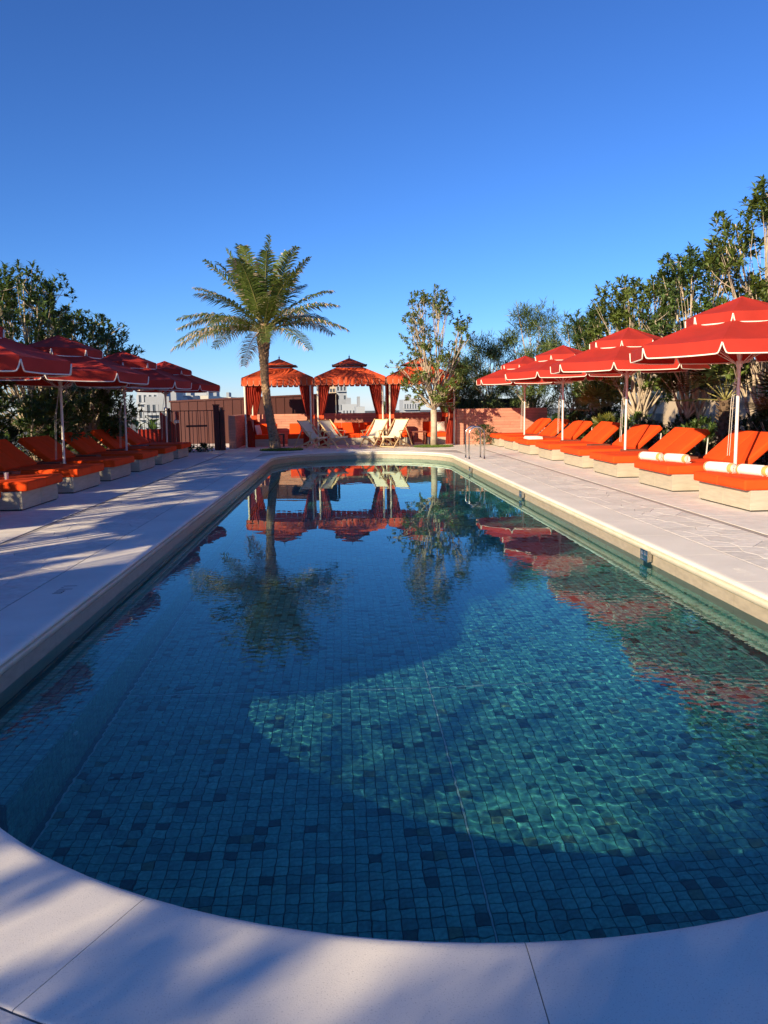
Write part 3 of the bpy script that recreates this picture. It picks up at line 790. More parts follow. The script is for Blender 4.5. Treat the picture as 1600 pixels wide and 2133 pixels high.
for k, (y, z) in enumerate(((11.6, .85), (12.4, .95), (9.9, .8), (14.2, .8))):
    t = thing('red_flower', 'cluster of small red flowers in the right-hand planter, %s' % ['behind the nearest umbrella pole', 'right above it', 'nearest the camera', 'farthest from the camera'][k], 'flower', (8.0, y, z), 0, 'red flowers in the right-hand planter'); b = MB(); rr_ = rng(400 + k)
    for q in range(26):
        c = V(rr_.gauss(0, .12), rr_.gauss(0, .16), rr_.gauss(0, .10)); rosette(b, c, V(rr_.gauss(0, 1), rr_.gauss(0, 1), 1), rr_, 5, .035, .022)
    b.build('petals', 'flower', t); b = MB()
    for q in range(5): b.tube([(0, .06 * (q - 2), -z + .3), (rr_.gauss(0, .08), .08 * (q - 2), 0)], .006, 4)
    b.build('stem', 'bark_dark', t)
# fan palms
def fan_palm(label, p, h, seed, leaf, n=16, L=.62, group=None):
    t = thing('fan_palm', label, 'palm', p, 0, group); r = rng(seed); tr = MB(); pe = MB()
    tr.tube([(0, 0, -.1), (.03, 0, h * .5), (0, .02, h)], [.13, .14, .11], 9)
    for k in range(60):
        a = k * 2.4; z = h * (.25 + .75 * k / 60); d = V(math.cos(a), math.sin(a), .9).normalized(); o_ = V(math.cos(a) * .12, math.sin(a) * .12, z)
        tr.bar(o_, o_ + d * .10, .05, .02)
    tr.build('trunk', 'bark_dark', t)
    for k in range(n):
        a = k * 2.4 + r.uniform(-.2, .2); e = R(80 - 75 * (k / n) + r.uniform(-6, 6)); pl = L * r.uniform(.8, 1.15)
        d = V(math.cos(a) * math.cos(e), math.sin(a) * math.cos(e), math.sin(e)); o_ = V(0, 0, h); c = o_ + d * pl
        pe.tube([o_[:], c[:]], [.014, .008], 4)
        b = MB(); s = V(-math.sin(a), math.cos(a), 0); u = s.cross(d)
        for q in range(17):
            f = R(-105 + 210 * q / 16); dr = d * math.cos(f) + s * math.sin(f); l = L * (.95 - .15 * abs(q - 8) / 8); w = s * math.cos(f) - d * math.sin(f)
            q1 = c + dr * l * .6 + u * .04; q2 = c + dr * l + V(0, 0, -.12 * l)
            b.add([c[:], (q1 + w * .028)[:], q2[:], (q1 - w * .028)[:]], [(0, 1, 2), (0, 2, 3)], r.random())
        b.build('fan_leaf', leaf, t)
    pe.build('petiole', 'rachis', t)
    return t
fan_palm('sunlit yellow-green fan palm behind the right-hand loungers', (8.15, 24.3, .2), 1.05, 500, 'fan_leaf', 18, .62)
fan_palm('small fan palm low beside the yellow-green fan palm', (7.9, 23.2, .1), .55, 503, 'fan_leaf', 10, .36)
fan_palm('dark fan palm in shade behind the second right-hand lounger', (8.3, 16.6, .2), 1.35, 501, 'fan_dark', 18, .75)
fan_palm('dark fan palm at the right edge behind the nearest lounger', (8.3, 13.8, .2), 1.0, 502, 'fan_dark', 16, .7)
fan_palm('pale spiky fan palm among the shrubs on the left', (-7.35, 16.0, .3), .85, 504, 'fan_leaf', 12, .42)
fan_palm('second pale fan palm among the left-hand shrubs, further off', (-7.3, 19.6, .3), 1.0, 505, 'fan_leaf', 12, .42)
# planter walls and soil
for x0, x1, y0, y1, lb_ in ((7.75, 7.87, 5, 28.9, 'low dark red planter wall behind the right-hand loungers'), (-7.25, -7.13, -13, 26.5, 'low dark red planter wall behind the left-hand loungers')):
    b = MB(); b.box((x0, y0, -.01), (x1, y1, .34), .006); o = b.build('planter_wall', 'red_paint'); tag(o, lb_, 'planter wall')
    b = MB(); xs = (x1 + .004, 10.6) if x0 > 0 else (-10.6, x0 - .004)
    b.add([(xs[0], y0, .27), (xs[1], y0, .27), (xs[1], y1, .27), (xs[0], y1, .27)], [(0, 1, 2, 3)]); b.build('soil', 'soil', kind='structure')

# ------------------------------------------------------------------ big palm
def big_palm():
    t = thing('palm_tree', 'tall feather palm with leaning trunk in front of the left-hand cabana', 'palm tree', (-2.40, 28.2, 0)); r = rng(9)
    path = [(0, 0, -.05), (-.06, 0, .5), (-.17, 0, 1.1), (-.26, 0, 1.8), (-.31, 0, 2.5), (-.32, 0, 3.2), (-.30, 0, 3.9), (-.28, 0, 4.45)]
    rad = [.225, .175, .148, .136, .136, .150, .19, .15]
    def at_z(z):
        for i in range(len(path) - 1):
            if path[i][2] <= z <= path[i + 1][2]:
                f = (z - path[i][2]) / (path[i + 1][2] - path[i][2]); return V(path[i][0] + (path[i + 1][0] - path[i][0]) * f, 0, z), rad[i] + (rad[i + 1] - rad[i]) * f
        return V(*path[-1]), rad[-1]
    b = MB(); pts = []; rs = []
    n = 70
    for i in range(n + 1):
        p, q = at_z(-.05 + 4.5 * i / n); pts.append(p); rs.append(q * (1.03 if i % 2 else .97))
    b.tube(pts, rs, 14); b.build('trunk', 'palm_trunk', t, smooth=True)
    b = MB()
    for k in range(520):                   # diamond leaf scars and, higher up, old leaf bases
        z = .25 + 4.05 * k / 520; a = k * 2.399; p, q = at_z(z); o_ = p + V(math.cos(a), math.sin(a), 0) * (q * .96)
        hi = max(0, (z - 2.9) / 1.4); d = V(math.cos(a) * (.35 + .6 * hi * r.random()), math.sin(a) * (.35 + .6 * hi * r.random()), 1).normalized(); l = .07 + .16 * hi * r.uniform(.5, 1.3)
        s = V(-math.sin(a), math.cos(a), 0); w = .05 + .012 * hi
        nn = V(math.cos(a), math.sin(a), 0) * (.016 + .02 * hi)
        tip = o_ + d * l
        b.add([(o_ - s * w)[:], (o_ + s * w)[:], (tip + s * w * .35)[:], (tip - s * w * .35)[:], (o_ + nn)[:], (tip + nn * .4)[:]], [(0, 4, 5, 3), (4, 1, 2, 5), (3, 5, 2), (0, 1, 4)], r.random())
    b.build('leaf_bases', 'palm_boot', t, kind='stuff')
    top = V(-.28, 0, 4.35)
    nf = 42
    for k in range(nf):
        f = k / (nf - 1)
        a = k * 2.399 + r.uniform(-.25, .25); e0 = R(82 - 72 * f ** .72 + r.uniform(-8, 8)); Lf = r.uniform(3.2, 3.6) * (1 - .04 * f)
        d0 = V(math.cos(a) * math.cos(e0), math.sin(a) * math.cos(e0), math.sin(e0))
        d0 = (d0 + V(-.10, 0, 0)).normalized()
        droop = (.22 + .20 * f) * Lf * (.35 + .65 * math.cos(e0))
        def P(s): return top + V(0, 0, -.25 * f) + d0 * (Lf * s) + V(0, 0, -droop * s ** 2.3)
        fr = MB(); pts = [P(i / 9) for i in range(10)]
        fr.tube(pts, [.026 * (1 - .9 * i / 9) for i in range(10)], 5)
        fo = fr.build('frond', 'rachis', t)
        lf = MB(); dry = MB(); nl = 60
        for q in range(nl):
            s = .16 + .83 * q / (nl - 1); p = P(s); tg = (P(min(1, s + .02)) - P(s - .02)).normalized()
            side = tg.cross(V(0, 0, 1)); side = side.normalized() if side.length > .05 else V(math.sin(a), -math.cos(a), 0)
            upn = side.cross(tg)
            ll = .66 * math.sin(PI * min(1, .16 + .80 * s)) ** .6 * r.uniform(.75, 1.12)
            for sg in (-1, 1):
                dd = (side * sg * .85 + tg * r.uniform(.40, .68) + upn * r.uniform(.10, .42) + V(0, 0, -.14)).normalized()
                w = tg * .024
                m1 = p + dd * ll * .55 + V(0, 0, -.02 * ll); m2 = p + dd * ll + V(0, 0, -(.16 + .30 * f) * ll)
                tint = min(1, max(0, r.gauss(.5, .22)))
                lf.add([(p - w * .6)[:], (p + w * .6)[:], (m1 + w)[:], (m1 - w)[:]], [(0, 1, 2, 3)], tint)
                tg_ = lf if r.random() > .10 + .55 * f * s else dry
                tg_.add([(m1 - w)[:], (m1 + w)[:], m2[:]], [(0, 1, 2)], tint)
        lf.build('leaflets', 'frond', fo)
        if dry.f: dry.build('dry_tips', 'frond_dry', fo, kind='stuff')
    return t
PALM = big_palm()
for p_, s_, a_, lb_ in (((-7.4, -10.0, 0), .9, 40, 'feather palm outside the picture, behind the camera on the left'), ((-8.9, -11.0, 0), 1.0, 200, 'second feather palm outside the picture, farther behind the camera')):
    o = copy_tree(PALM); o.location = p_; o.scale = (s_, s_, s_); o.rotation_euler = (0, 0, R(a_)); tag(o, lb_, 'palm tree', 'feather palms behind the camera')
def lawn(label, p, rx, ry, seed):
    t = thing('lawn_circle', label, 'lawn', (p[0], p[1], .002)); r = rng(seed); b = MB(); n = 40
    b.add([(0, 0, .035)] + [(rx * math.cos(6.283 * k / n) * r.uniform(.97, 1.03), ry * math.sin(6.283 * k / n) * r.uniform(.97, 1.03), .006) for k in range(n)], [(0, 1 + k, 1 + (k + 1) % n) for k in range(n)])
    b.build('turf_base', 'grass', t); b = MB()
    for k in range(2600):
        a = r.random() * 6.28; q = r.random() ** .5; x, y = rx * q * math.cos(a), ry * q * math.sin(a); z = .03 * (1 - q)
        h = r.uniform(.03, .075); dx, dy = r.gauss(0, .02), r.gauss(0, .02); w = .006
        b.add([(x - w, y, z), (x + w, y, z), (x + dx, y + dy, z + h)], [(0, 1, 2)], r.random())
    b.build('grass_blades', 'grass', t, kind='stuff')
lawn('round patch of green lawn at the foot of the palm', (-2.18, 28.0), .78, .62, 1)
lawn('round patch of green lawn around the slender pale-trunked tree', (3.35, 28.65), .74, .60, 2)

# ------------------------------------------------------------------ cabanas
CW, CD, CY0 = 2.66, 2.6, 29.75
def curtain(b, x, y, z0, z1, tie, w_top, sx, seed, w_bot=.30, wt=.11):
    """a gathered curtain hung from a rail at z1, tied back at height tie; sx: +1 opens to +x"""
    r = rng(seed); ph = r.random() * 6; rows = []
    for j in range(22):
        z = z1 - (z1 - z0) * j / 21
        if z > tie: f = ((z - tie) / (z1 - tie)) ** .8; w = wt + (w_top - wt) * f
        else: f = (tie - z) / (tie - z0); w = wt + (w_bot - wt) * min(1, f * 1.6) ** .7
        amp = .045 * (.35 + .65 * min(1, w / w_top * 1.3)); row = []
        for i in range(33):
            u = i / 32
            row.append((x + sx * (u * w), y + amp * math.sin(u * 6.283 * 5 + ph) + .015 * math.sin(u * 17 + z * 3), z))
        rows.append(row)
    b.grid(rows)
def make_cabana(label, cx_, sub):
    t = thing('cabana', label, 'cabana', (cx_, CY0 + CD / 2, 0), 0, 'orange cabanas along the far end'); h = CW / 2; d = CD / 2; ZV, ZR, ZE = 2.33, 3.02, 2.62
    for x in (-h + .10, h - .10):
        for y in (-d + .06, d - .06):
            b = MB(); b.tube([(x, y, 0), (x, y, 2.6)], .035, 10); o = smooth_angle(b.build('post', 'post_white', t))
            b = MB(); b.box((x - .06, y - .06, 0), (x + .06, y + .06, .012)); b.build('foot', 'post_white', o)
    k = .36
    sides = [((-h, -d), (h, -d)), ((h, -d), (h, d)), ((h, d), (-h, d)), ((-h, d), (-h, -d))]
    for (a, c) in sides:
        A, B = V(*a, ZE), V(*c, ZE); A2, B2 = V(a[0] * k, a[1] * k, ZR), V(c[0] * k, c[1] * k, ZR)
        nrm = V((a[0] + c[0]) / 2, (a[1] + c[1]) / 2, 0).normalized()
        b = MB(); rows = []
        for j in range(7):
            w = j / 6; row = []
            for i in range(13):
                u = i / 12; p = A.lerp(B, u).lerp(A2.lerp(B2, u), w); p.z -= .05 * math.sin(PI * u) * math.sin(PI * w); row.append(p)
            rows.append(row)
        b.grid(rows); ro = smooth_angle(b.build('roof_panel', 'cabana_orange', t), 60)
        # scalloped valance
        n = 12
        for s in range(n):
            b = MB(); top = []; low = []; P0 = A.lerp(B, s / n); P1 = A.lerp(B, (s + 1) / n)
            for i in range(9):
                u = .03 + .94 * i / 8; e = min(u, 1 - u); dz = (ZE - ZV) * (.80 + .20 * min(1, e / .22) ** .5) if e > .04 else (ZE - ZV) * .72
                p = P0.lerp(P1, u) + nrm * (.004 + .012 * math.sin(u * PI)); top.append(p); low.append(p + V(0, 0, -dz) + nrm * .015)
            b.grid([top, low]); vo = b.build('scallop', 'cabana_orange', t)
            b = MB(); b.tube([V(*low[0]) + V(0, 0, .12)] + low + [V(*low[-1]) + V(0, 0, .12)], .0055, 4); b.build('trim', 'trim', vo)
    b = MB()
    for s in ((-h, -d), (h, -d), (h, d), (-h, d)): b.tube([(s[0], s[1], ZE), (s[0] * k, s[1] * k, ZR)], .014, 5)
    b.build('hip_seam', 'cabana_orange', t)
    k2 = .50; zc, za = 3.10, 3.40; b = MB(); pts = [(-h * k2, -d * k2, zc), (h * k2, -d * k2, zc), (h * k2, d * k2, zc), (-h * k2, d * k2, zc), (0, 0, za)]
    b.add(pts, [(0, 1, 4), (1, 2, 4), (2, 3, 4), (3, 0, 4)]); co2 = b.build('top_roof', 'cabana_orange', t)
    b = MB()
    for i in range(4): b.bar(pts[i], pts[(i + 1) % 4], .03, .045)
    for i in range(4): b.bar((pts[i][0] * .7, pts[i][1] * .7, 2.98), (pts[i][0] * .7, pts[i][1] * .7, 3.1), .03, .03)
    b.build('top_frame', 'brown_dark', co2)
    b = MB(); b.tube([(0, 0, 3.36), (0, 0, 3.42), (0, 0, 3.45), (0, 0, 3.47), (0, 0, 3.54)], [.03, .02, .035, .012, .004], 8); b.build('finial', 'finial', t)
    b = MB()
    for (a, c) in sides: b.bar((a[0] * .93, a[1] * .95, 2.58), (c[0] * .93, c[1] * .95, 2.58), .04, .05)
    b.build('rail_frame', 'post_white', t)
    q = 0
    for x, sx in ((-h + .10, 1), (h - .10, -1)):
        for y in (-d + .12, d - .14):
            b = MB(); curtain(b, x + sx * .02, y, .03, 2.56, 1.12, .46, sx, sub * 10 + q); o = b.build('curtain', 'curtain', t, smooth=True); q += 1
            b = MB(); b.box((x - .055, y - .075, 1.04), (x + .155 if sx > 0 else x + .055, y + .075, 1.20)) if sx > 0 else b.box((x - .155, y - .075, 1.04), (x + .055, y + .075, 1.20))
            b.build('tie_band', 'cabana_orange', o)
    return t
CX = [-2.40, .33, 3.06]
make_cabana('left orange cabana with scalloped valance behind the palm trunk', CX[0], 1)
make_cabana('middle orange cabana with dark finial behind the deck chairs', CX[1], 2)
make_cabana('right orange cabana half hidden by the slender tree', CX[2], 3)
def bench(label, x0, x1, y0, y1, back, zseat=.44, ncush=1, group='orange benches in the cabanas'):
    """back: '-x', '+x' or '+y' side that carries the back cushions"""
    t = thing('bench', label, 'bench', ((x0 + x1) / 2, (y0 + y1) / 2, 0), 0, group); hx, hy = (x1 - x0) / 2, (y1 - y0) / 2
    b = MB(); b.box((-hx, -hy, .0), (hx, hy, .28), .006); b.build('base_block', 'concrete', t)
    for k in range(ncush):
        if back == '+y':
            a = -hx + 2 * hx * k / ncush; c = a + 2 * hx / ncush
            b = MB(); b.box((a + .005, -hy - .02, .282), (c - .005, hy - .18, .45), .03); smooth_angle(b.build('seat_cushion', 'cushion', t), 60)
            b = MB(); b.box((a + .005, hy - .20, .40), (c - .005, hy - .01, .86), .035); smooth_angle(b.build('back_cushion', 'cushion', t), 60)
        else:
            a = -hy + 2 * hy * k / ncush; c = a + 2 * hy / ncush; s = 1 if back == '+x' else -1
            b = MB(); b.box((-hx - .01, a + .005, .282), (hx + .01, c - .005, .45), .03); smooth_angle(b.build('seat_cushion', 'cushion', t), 60)
            b = MB(); b.box((s * hx - .16 if s > 0 else -hx, a + .005, .40), (hx if s > 0 else -hx + .16, c - .005, .82), .035); smooth_angle(b.build('back_cushion', 'cushion', t), 60)
    return t
YB = CY0 + CD
bench('orange cushioned bench in the left cabana, left of the palm trunk', CX[0] - 1.12, CX[0] - .25, CY0 + 1.2, YB - .15, '+y')
bench('orange cushioned bench in the left cabana, right of the palm trunk', CX[0] + .25, CX[0] + 1.12, CY0 + 1.2, YB - .15, '+y')
bench('orange sofa with back cushions along the middle cabana', CX[1] - 1.1, CX[1] + 1.1, CY0 + 1.2, YB - .15, '+y', ncush=3)
bench('orange daybed with raised back in the right cabana, behind the slender tree', CX[2] + .25, CX[2] + 1.12, CY0 + .8, YB - .15, '+y')
bench('orange daybed partly hidden by the right pair of deck chairs', CX[2] - 1.12, CX[2] - .4, CY0 + .9, YB - .15, '+y')
def pillow(label, p, rz, tilt, s=(.42, .14, .40), m='pillow', group=None):
    b = MB(); rows = []
    n = 14
    for i in range(n + 1):
        u = -1 + 2 * i / n; rows.append([])
        for j in range(n + 1):
            v = -1 + 2 * j / n; rows[-1].append((u, v))
    for sg in (1, -1):
        P_ = []
        for rw in rows:
            P_.append([(s[0] / 2 * u * (1 - .07 * (1 - abs(v))), sg * s[1] / 2 * (max(0, 1 - abs(u) ** 2.6) * max(0, 1 - abs(v) ** 2.6)) ** .55, s[2] / 2 * v * (1 - .07 * (1 - abs(u)))) for u, v in rw])
        if sg < 0: P_ = P_[::-1]
        b.grid(P_)
    o = b.build('pillow', m, smooth=True); tag(o, label, 'pillow', group); o.location = p; o.rotation_euler = (R(tilt), 0, R(rz)); return o
pillow('pale square pillow on the left bench of the left cabana', (CX[0] - .92, CY0 + 1.45, .64), 70, -14)
pillow('crumpled white pillow on the daybed behind the slender tree', (CX[2] + .92, CY0 + 1.75, .66), 12, -18, (.40, .20, .42))
pillow('round orange bolster pillow on the sofa, at its right end', (CX[1] + .78, CY0 + 2.0, .60), 0, -12, (.42, .20, .34), 'cushion')
pillow('round orange bolster pillow on the sofa, at its left end', (CX[1] - .70, CY0 + 2.0, .60), 0, -12, (.42, .20, .34), 'cushion')
def cafe_table(label, p):
    t = thing('cafe_table', label, 'table', p); b = MB(); b.tube([(0, 0, .58), (0, 0, .60)], .24, 20); b.build('table_top', 'black_metal', t)
    b = MB(); b.tube([(0, 0, .02), (0, 0, .58)], .022, 10); b.build('stem', 'black_metal', t)
    b = MB(); b.tube([(0, 0, 0), (0, 0, .02)], .16, 20); b.build('foot', 'black_metal', t)
cafe_table('slim black round table in front of the middle sofa', (1.62, CY0 + .35, 0))
def cube_table(label, p, m='timber_red', s=(.46, .46, .44)):
    t = thing('low_table', label, 'table', p); b = MB(); b.box((-s[0] / 2, -s[1] / 2, s[2] - .05), (s[0] / 2, s[1] / 2, s[2]), .005); b.build('table_top', m, t)
    for x in (-1, 1):
        b = MB(); b.box((x * (s[0] / 2 - .05) - .03, -s[1] / 2 + .02, 0), (x * (s[0] / 2 - .05) + .03, s[1] / 2 - .02, s[2] - .05), .004); b.build('leg', m, t)
cube_table('dark low table just right of the palm trunk', (CX[0] + .0, CY0 + .75, 0), 'black_metal', (.34, .34, .50))
cube_table('dark red low table left of the slender tree', (CX[2] - .05, CY0 + .9, 0), 'timber_red', (.55, .45, .52))

# ------------------------------------------------------------------ stone walls, fences and gate
def stone_wall(label, x0, x1, y0, y1, h, seed):
    t = thing('stone_wall', label, 'wall', (x0, y0, 0)); r = rng(seed); Lx, Ly = x1 - x0, y1 - y0
    b = MB(); b.box((.012, .012, -.01), (Lx - .012, Ly - .012, h - .006)); b.build('wall_core', 'pink_joint', t)
    b = MB(); z = 0; row = 0; hc = .104
    n = round(h / hc); hc = h / n
    along = Lx > Ly; T_ = Lx if along else Ly
    for row in range(n):
        s = -r.uniform(0, .5)
        while s < T_:
            e = s + r.uniform(.5, .95); a, c = max(0, s), min(T_, e)
            if c - a > .03:
                j = r.uniform(-.004, .004)
                if along: b.box((a + .003, j, row * hc + .003), (c - .003, Ly - j, (row + 1) * hc - .003), 0, r.random())
                else: b.box((j, a + .003, row * hc + .003), (Lx - j, c - .003, (row + 1) * hc - .003), 0, r.random())
            s = e
    b.build('stone_courses', 'pink_stone', t, kind='stuff')
stone_wall('pink coursed stone wall behind the three cabanas', -4.25, 4.55, YB + .25, YB + .55, 1.24, 1)
stone_wall('short pink stone return wall at the left end of the cabanas', -4.25, -4.0, CY0 - .2, YB + .24, 1.24, 2)
stone_wall('sunlit pink coursed stone wall right of the cabanas', 4.66, 7.95, 30.0, 30.3, 1.37, 3)
stone_wall('pink stone pier at the right end of the cabanas', 4.40, 4.655, CY0 + .1, YB + .24, 1.37, 4)
t = thing('dark_roof', 'dark flat roof edge seen above the pink wall', 'roof', (4.8, 33.5, 0)); b = MB(); b.box((0, 0, 1.0), (3.6, .3, 1.72)); b.build('roof_fascia', 'roof_dark', t); b = MB(); b.box((-.1, -.1, 1.70), (3.7, 4, 1.76)); b.build('roof_sheet', 'roof_dark', t)
# brown standing-seam fence
t = thing('metal_fence', 'brown standing-seam metal screen behind the left and middle cabanas', 'fence', (-7.3, 34.0, 0))
npan = 19; pw = 7.05 / npan
for k in range(npan):
    z = 1.80 + .24 * k / npan; b = MB(); b.box((k * pw + .008, 0, 0), ((k + 1) * pw - .008, .03, z)); o = b.build('panel', 'brown_metal', t)
    b = MB(); b.box((k * pw - .008, -.025, 0), (k * pw + .0075, .028, z - .004)); b.build('seam', 'brown_metal', o)
b = MB(); b.add([(-.06, -.05, 1.79), (7.1, -.05, 2.03), (7.1, .08, 2.03), (-.06, .08, 1.79), (-.06, -.05, 1.86), (7.1, -.05, 2.10), (7.1, .08, 2.10), (-.06, .08, 1.86)], [(3, 2, 1, 0), (4, 5, 6, 7), (0, 1, 5, 4), (1, 2, 6, 5), (2, 3, 7, 6), (3, 0, 4, 7)]); b.build('capping', 'brown_metal', t)
b = MB(); b.box((7.06, -.04, 0), (7.16, .10, 2.04)); b.build('end_post', 'brown_dark', t)
# iron fence and gate on the left
A_, B_ = V(-8.1, 27.1, 0), V(-4.28, 29.0, 0); dv = (B_ - A_); LN = dv.length; fa = math.atan2(dv.y, dv.x)
t = thing('iron_fence', 'dark red iron bar fence with gate left of the cabanas', 'fence', A_, fa)
nb_ = 30
for k in range(nb_):
    x = LN * (k + .5) / nb_; b = MB(); b.box((x - .009, -.009, .10), (x + .009, .009, 1.44)); b.build('bar', 'iron', t)
for z in (.12, 1.44): b = MB(); b.box((0, -.016, z - .014), (LN, .016, z + .014)); b.build('rail', 'iron', t)
for x in (LN * .52, LN * .97, LN * .0): b = MB(); b.box((x - .045, -.045, 0), (x + .045, .045, 1.55), .005); b.build('post', 'iron', t)
b = MB(); b.box((LN * .56, -.03, 1.02), (LN * .60, .03, 1.12)); b.build('latch', 'white_plastic', t)
b = MB(); b.box((LN * .66, -.02, .86), (LN * .84, .02, .93)); b.build('handle_plate', 'iron', t)
t = thing('painted_screen', 'bright red painted panel standing behind the iron fence', 'screen', A_ + V(.05, .35, 0), fa)
b = MB(); b.add([(1.0, 0, 0), (2.25, 0, 0), (2.25, 0, .82), (1.0, 0, .82), (1.0, .05, 0), (2.25, .05, 0), (2.25, .05, .82), (1.0, .05, .82)], [(0, 1, 2, 3), (7, 6, 5, 4), (3, 2, 6, 7), (0, 3, 7, 4), (1, 5, 6, 2)]); b.build('low_panel', 'red_paint', t)
b = MB(); b.add([(1.75, -.1, 0), (2.28, -.1, 0), (2.28, -.1, .95), (1.75, -.1, 1.45), (1.75, -.06, 0), (2.28, -.06, 0), (2.28, -.06, .95), (1.75, -.06, 1.45)], [(0, 1, 2, 3), (7, 6, 5, 4), (3, 2, 6, 7), (0, 3, 7, 4), (1, 5, 6, 2)]); b.build('sloped_panel', 'red_paint', t)
b = MB(); b.box((2.30, -.12, 0), (2.42, .0, 1.42), .004); b.build('panel_post', 'red_paint', t)
t = thing('dome_camera', 'small white dome camera on an arm above the red panel', 'camera', A_ + V(dv.x / LN * 2.12, dv.y / LN * 2.12, 1.52))
b = MB(); n = 10; rows = [[(.075 * math.cos(6.283 * i / n) * math.sin(PI * j / 8), .075 * math.sin(6.283 * i / n) * math.sin(PI * j / 8), .075 * math.cos(PI * j / 8)) for i in range(n)] for j in range(9)]
b.grid(rows, closed=True); b.build('dome', 'white_plastic', t, smooth=True); b = MB(); b.tube([(.05, 0, -.02), (.18, .02, -.06), (.22, .03, -.14)], .02, 7); b.build('arm', 'black_metal', t)
t = thing('dark_pier', 'dark red steel pier between the iron gate and the cabanas', 'pier', (-4.55, 28.75, 0)); b = MB(); b.box((-.10, -.10, 0), (.10, .10, 1.62), .006); b.build('column', 'iron', t); b = MB(); b.box((.12, -.08, 0), (.28, .08, 1.42), .006); b.build('side_column', 'iron', t); b = MB(); b.box((-.12, -.12, 1.622), (.12, .12, 1.66)); b.build('cap', 'iron', t)
for k, x in enumerate((-5.9, -5.4, -4.9)):
    shrub('low_shrub', 'low dark planting at the foot of the iron gate, %s' % ['leftmost of three', 'middle of three', 'rightmost of three'][k], (x, 27.6 + .28 * (x + 5.9), 0), .28, .32, 600 + k, 'leaf_dark', 'low planting under the iron gate', 45, .12, .04)

# ------------------------------------------------------------------ deck chairs
def make_deck_chair():
    t = thing('deck_chair', 'x', 'deck chair'); hw_ = .31
    for s in (-1, 1):
        b = MB(); b.bar((s * hw_, .52, .04), (s * hw_, -.48, 1.04), .026, .05); b.build('back_rail', 'timber_pale', t)
        b = MB(); b.bar((s * (hw_ - .045), -.62, .03), (s * (hw_ - .045), .46, .44), .026, .05); b.build('seat_rail', 'timber_pale', t)
        b = MB(); b.bar((s * (hw_ + .035), -.20, .76), (s * (hw_ + .035), -.66, .02), .022, .036); b.build('rear_prop', 'timber_pale', t)
        b = MB(); b.bar((s * (hw_ + .065), -.16, .66), (s * (hw_ + .065), .30, .62), .045, .022); a = b.build('arm', 'timber_pale', t)
        b = MB(); b.bar((s * (hw_ + .065), .24, .61), (s * (hw_ + .05), .16, .36), .022, .03); b.build('arm_support', 'timber_pale', a)
    for y, z in ((-.46, 1.02), (.45, .435), (.50, .06), (-.61, .035), (-.30, .16)):
        b = MB(); b.tube([(-hw_, y, z), (hw_, y, z)], .015, 7); b.build('dowel', 'timber_pale', t)
    b = MB(); P0, P1, P2 = V(0, -.46, 1.02), V(0, .02, .18), V(0, .45, .44); rows = []
    for p in bez(P0, P1, P2, 18):
        rows.append([(u * .54 / 2, p.y, p.z - .012 * math.cos(u * PI / 2)) for u in [-1 + i / 5 for i in range(11)]])
    b.grid(rows); b.build('canvas', 'canvas_cream', t, smooth=True)
    b = MB(); rows = [[(u * .27, .462 + .004 * math.sin(j), .44 - .05 * j / 2) for u in (-1, 0, 1)] for j in range(3)]; b.grid(rows); b.build('front_hem', 'canvas_cream', t)
    return t
dc = [((-1.06, 28.5), -50, 'wooden deck chair with cream canvas, leftmost, beside the palm lawn'), ((-.33, 28.75), -46, 'wooden deck chair with cream canvas, right one of the left pair'),
      ((1.18, 28.7), 38, 'sunlit wooden deck chair with cream canvas, left one of the right pair'), ((1.92, 28.5), 38, 'sunlit wooden deck chair with cream canvas, rightmost, beside the slender tree')]
DC = None
for p, a, lb_ in dc:
    if DC is None: DC = make_deck_chair(); o = DC
    else: o = copy_tree(DC)
    o.location = (*p, 0); o.rotation_euler = (0, 0, PI + R(-a)); tag(o, lb_, 'deck chair', 'wooden deck chairs at the far end of the pool')

# ------------------------------------------------------------------ pool ladder, niches, towels, cup
t = thing('pool_ladder', 'pair of polished steel grab rails at the far right pool edge', 'ladder', (3.56, 22.1, 0))
for y in (-.31, .31):
    b = MB(); pts = [(0, y, 0), (0, y, .70)]
    for k in range(1, 12): a = PI - PI * k / 12; pts.append((.215 + .215 * math.cos(a), y, .70 + .21 * math.sin(a)))
    pts += [(.43, y, .70), (.43, y, 0)]
    b.tube(pts, .021, 10); o = b.build('grab_rail', 'steel', t, smooth=True)
    b = MB()
    for x in (0, .43): b.tube([(x, y, .0), (x, y, .012)], .045, 14)
    b.build('flange', 'steel', o)
for y, lb_ in ((8.35, 'square steel overflow niche in the right pool wall, nearest the camera'), (14.4, 'square steel overflow niche in the right pool wall, middle'), (20.3, 'small steel overflow niche in the right pool wall, below the grab rails')):
    t = thing('overflow_niche', lb_, 'niche', (PX + PW + .004, y, -.145), 0, 'steel overflow niches in the right pool wall')
    b = MB(); w_, h_ = .105, .062
    for a, c in (((-w_, -h_), (-w_ + .012, h_)), ((w_ - .012, -h_), (w_, h_)), ((-w_ + .0121, -h_), (w_ - .0121, -h_ + .012)), ((-w_ + .0121, h_ - .012), (w_ - .0121, h_)), ((-w_ + .0121, -.006), (w_ - .0121, .006)), ((-.006, .0061), (.006, h_ - .0121))):
        b.box((-.030, a[0], a[1]), (-.012, c[0], c[1]))
    b.build('frame', 'steel', t)
    b = MB(); b.box((-.016, -w_ + .004, -h_ + .004), (.02, w_ - .004, h_ - .004)); b.build('back_plate', 'steel', t)
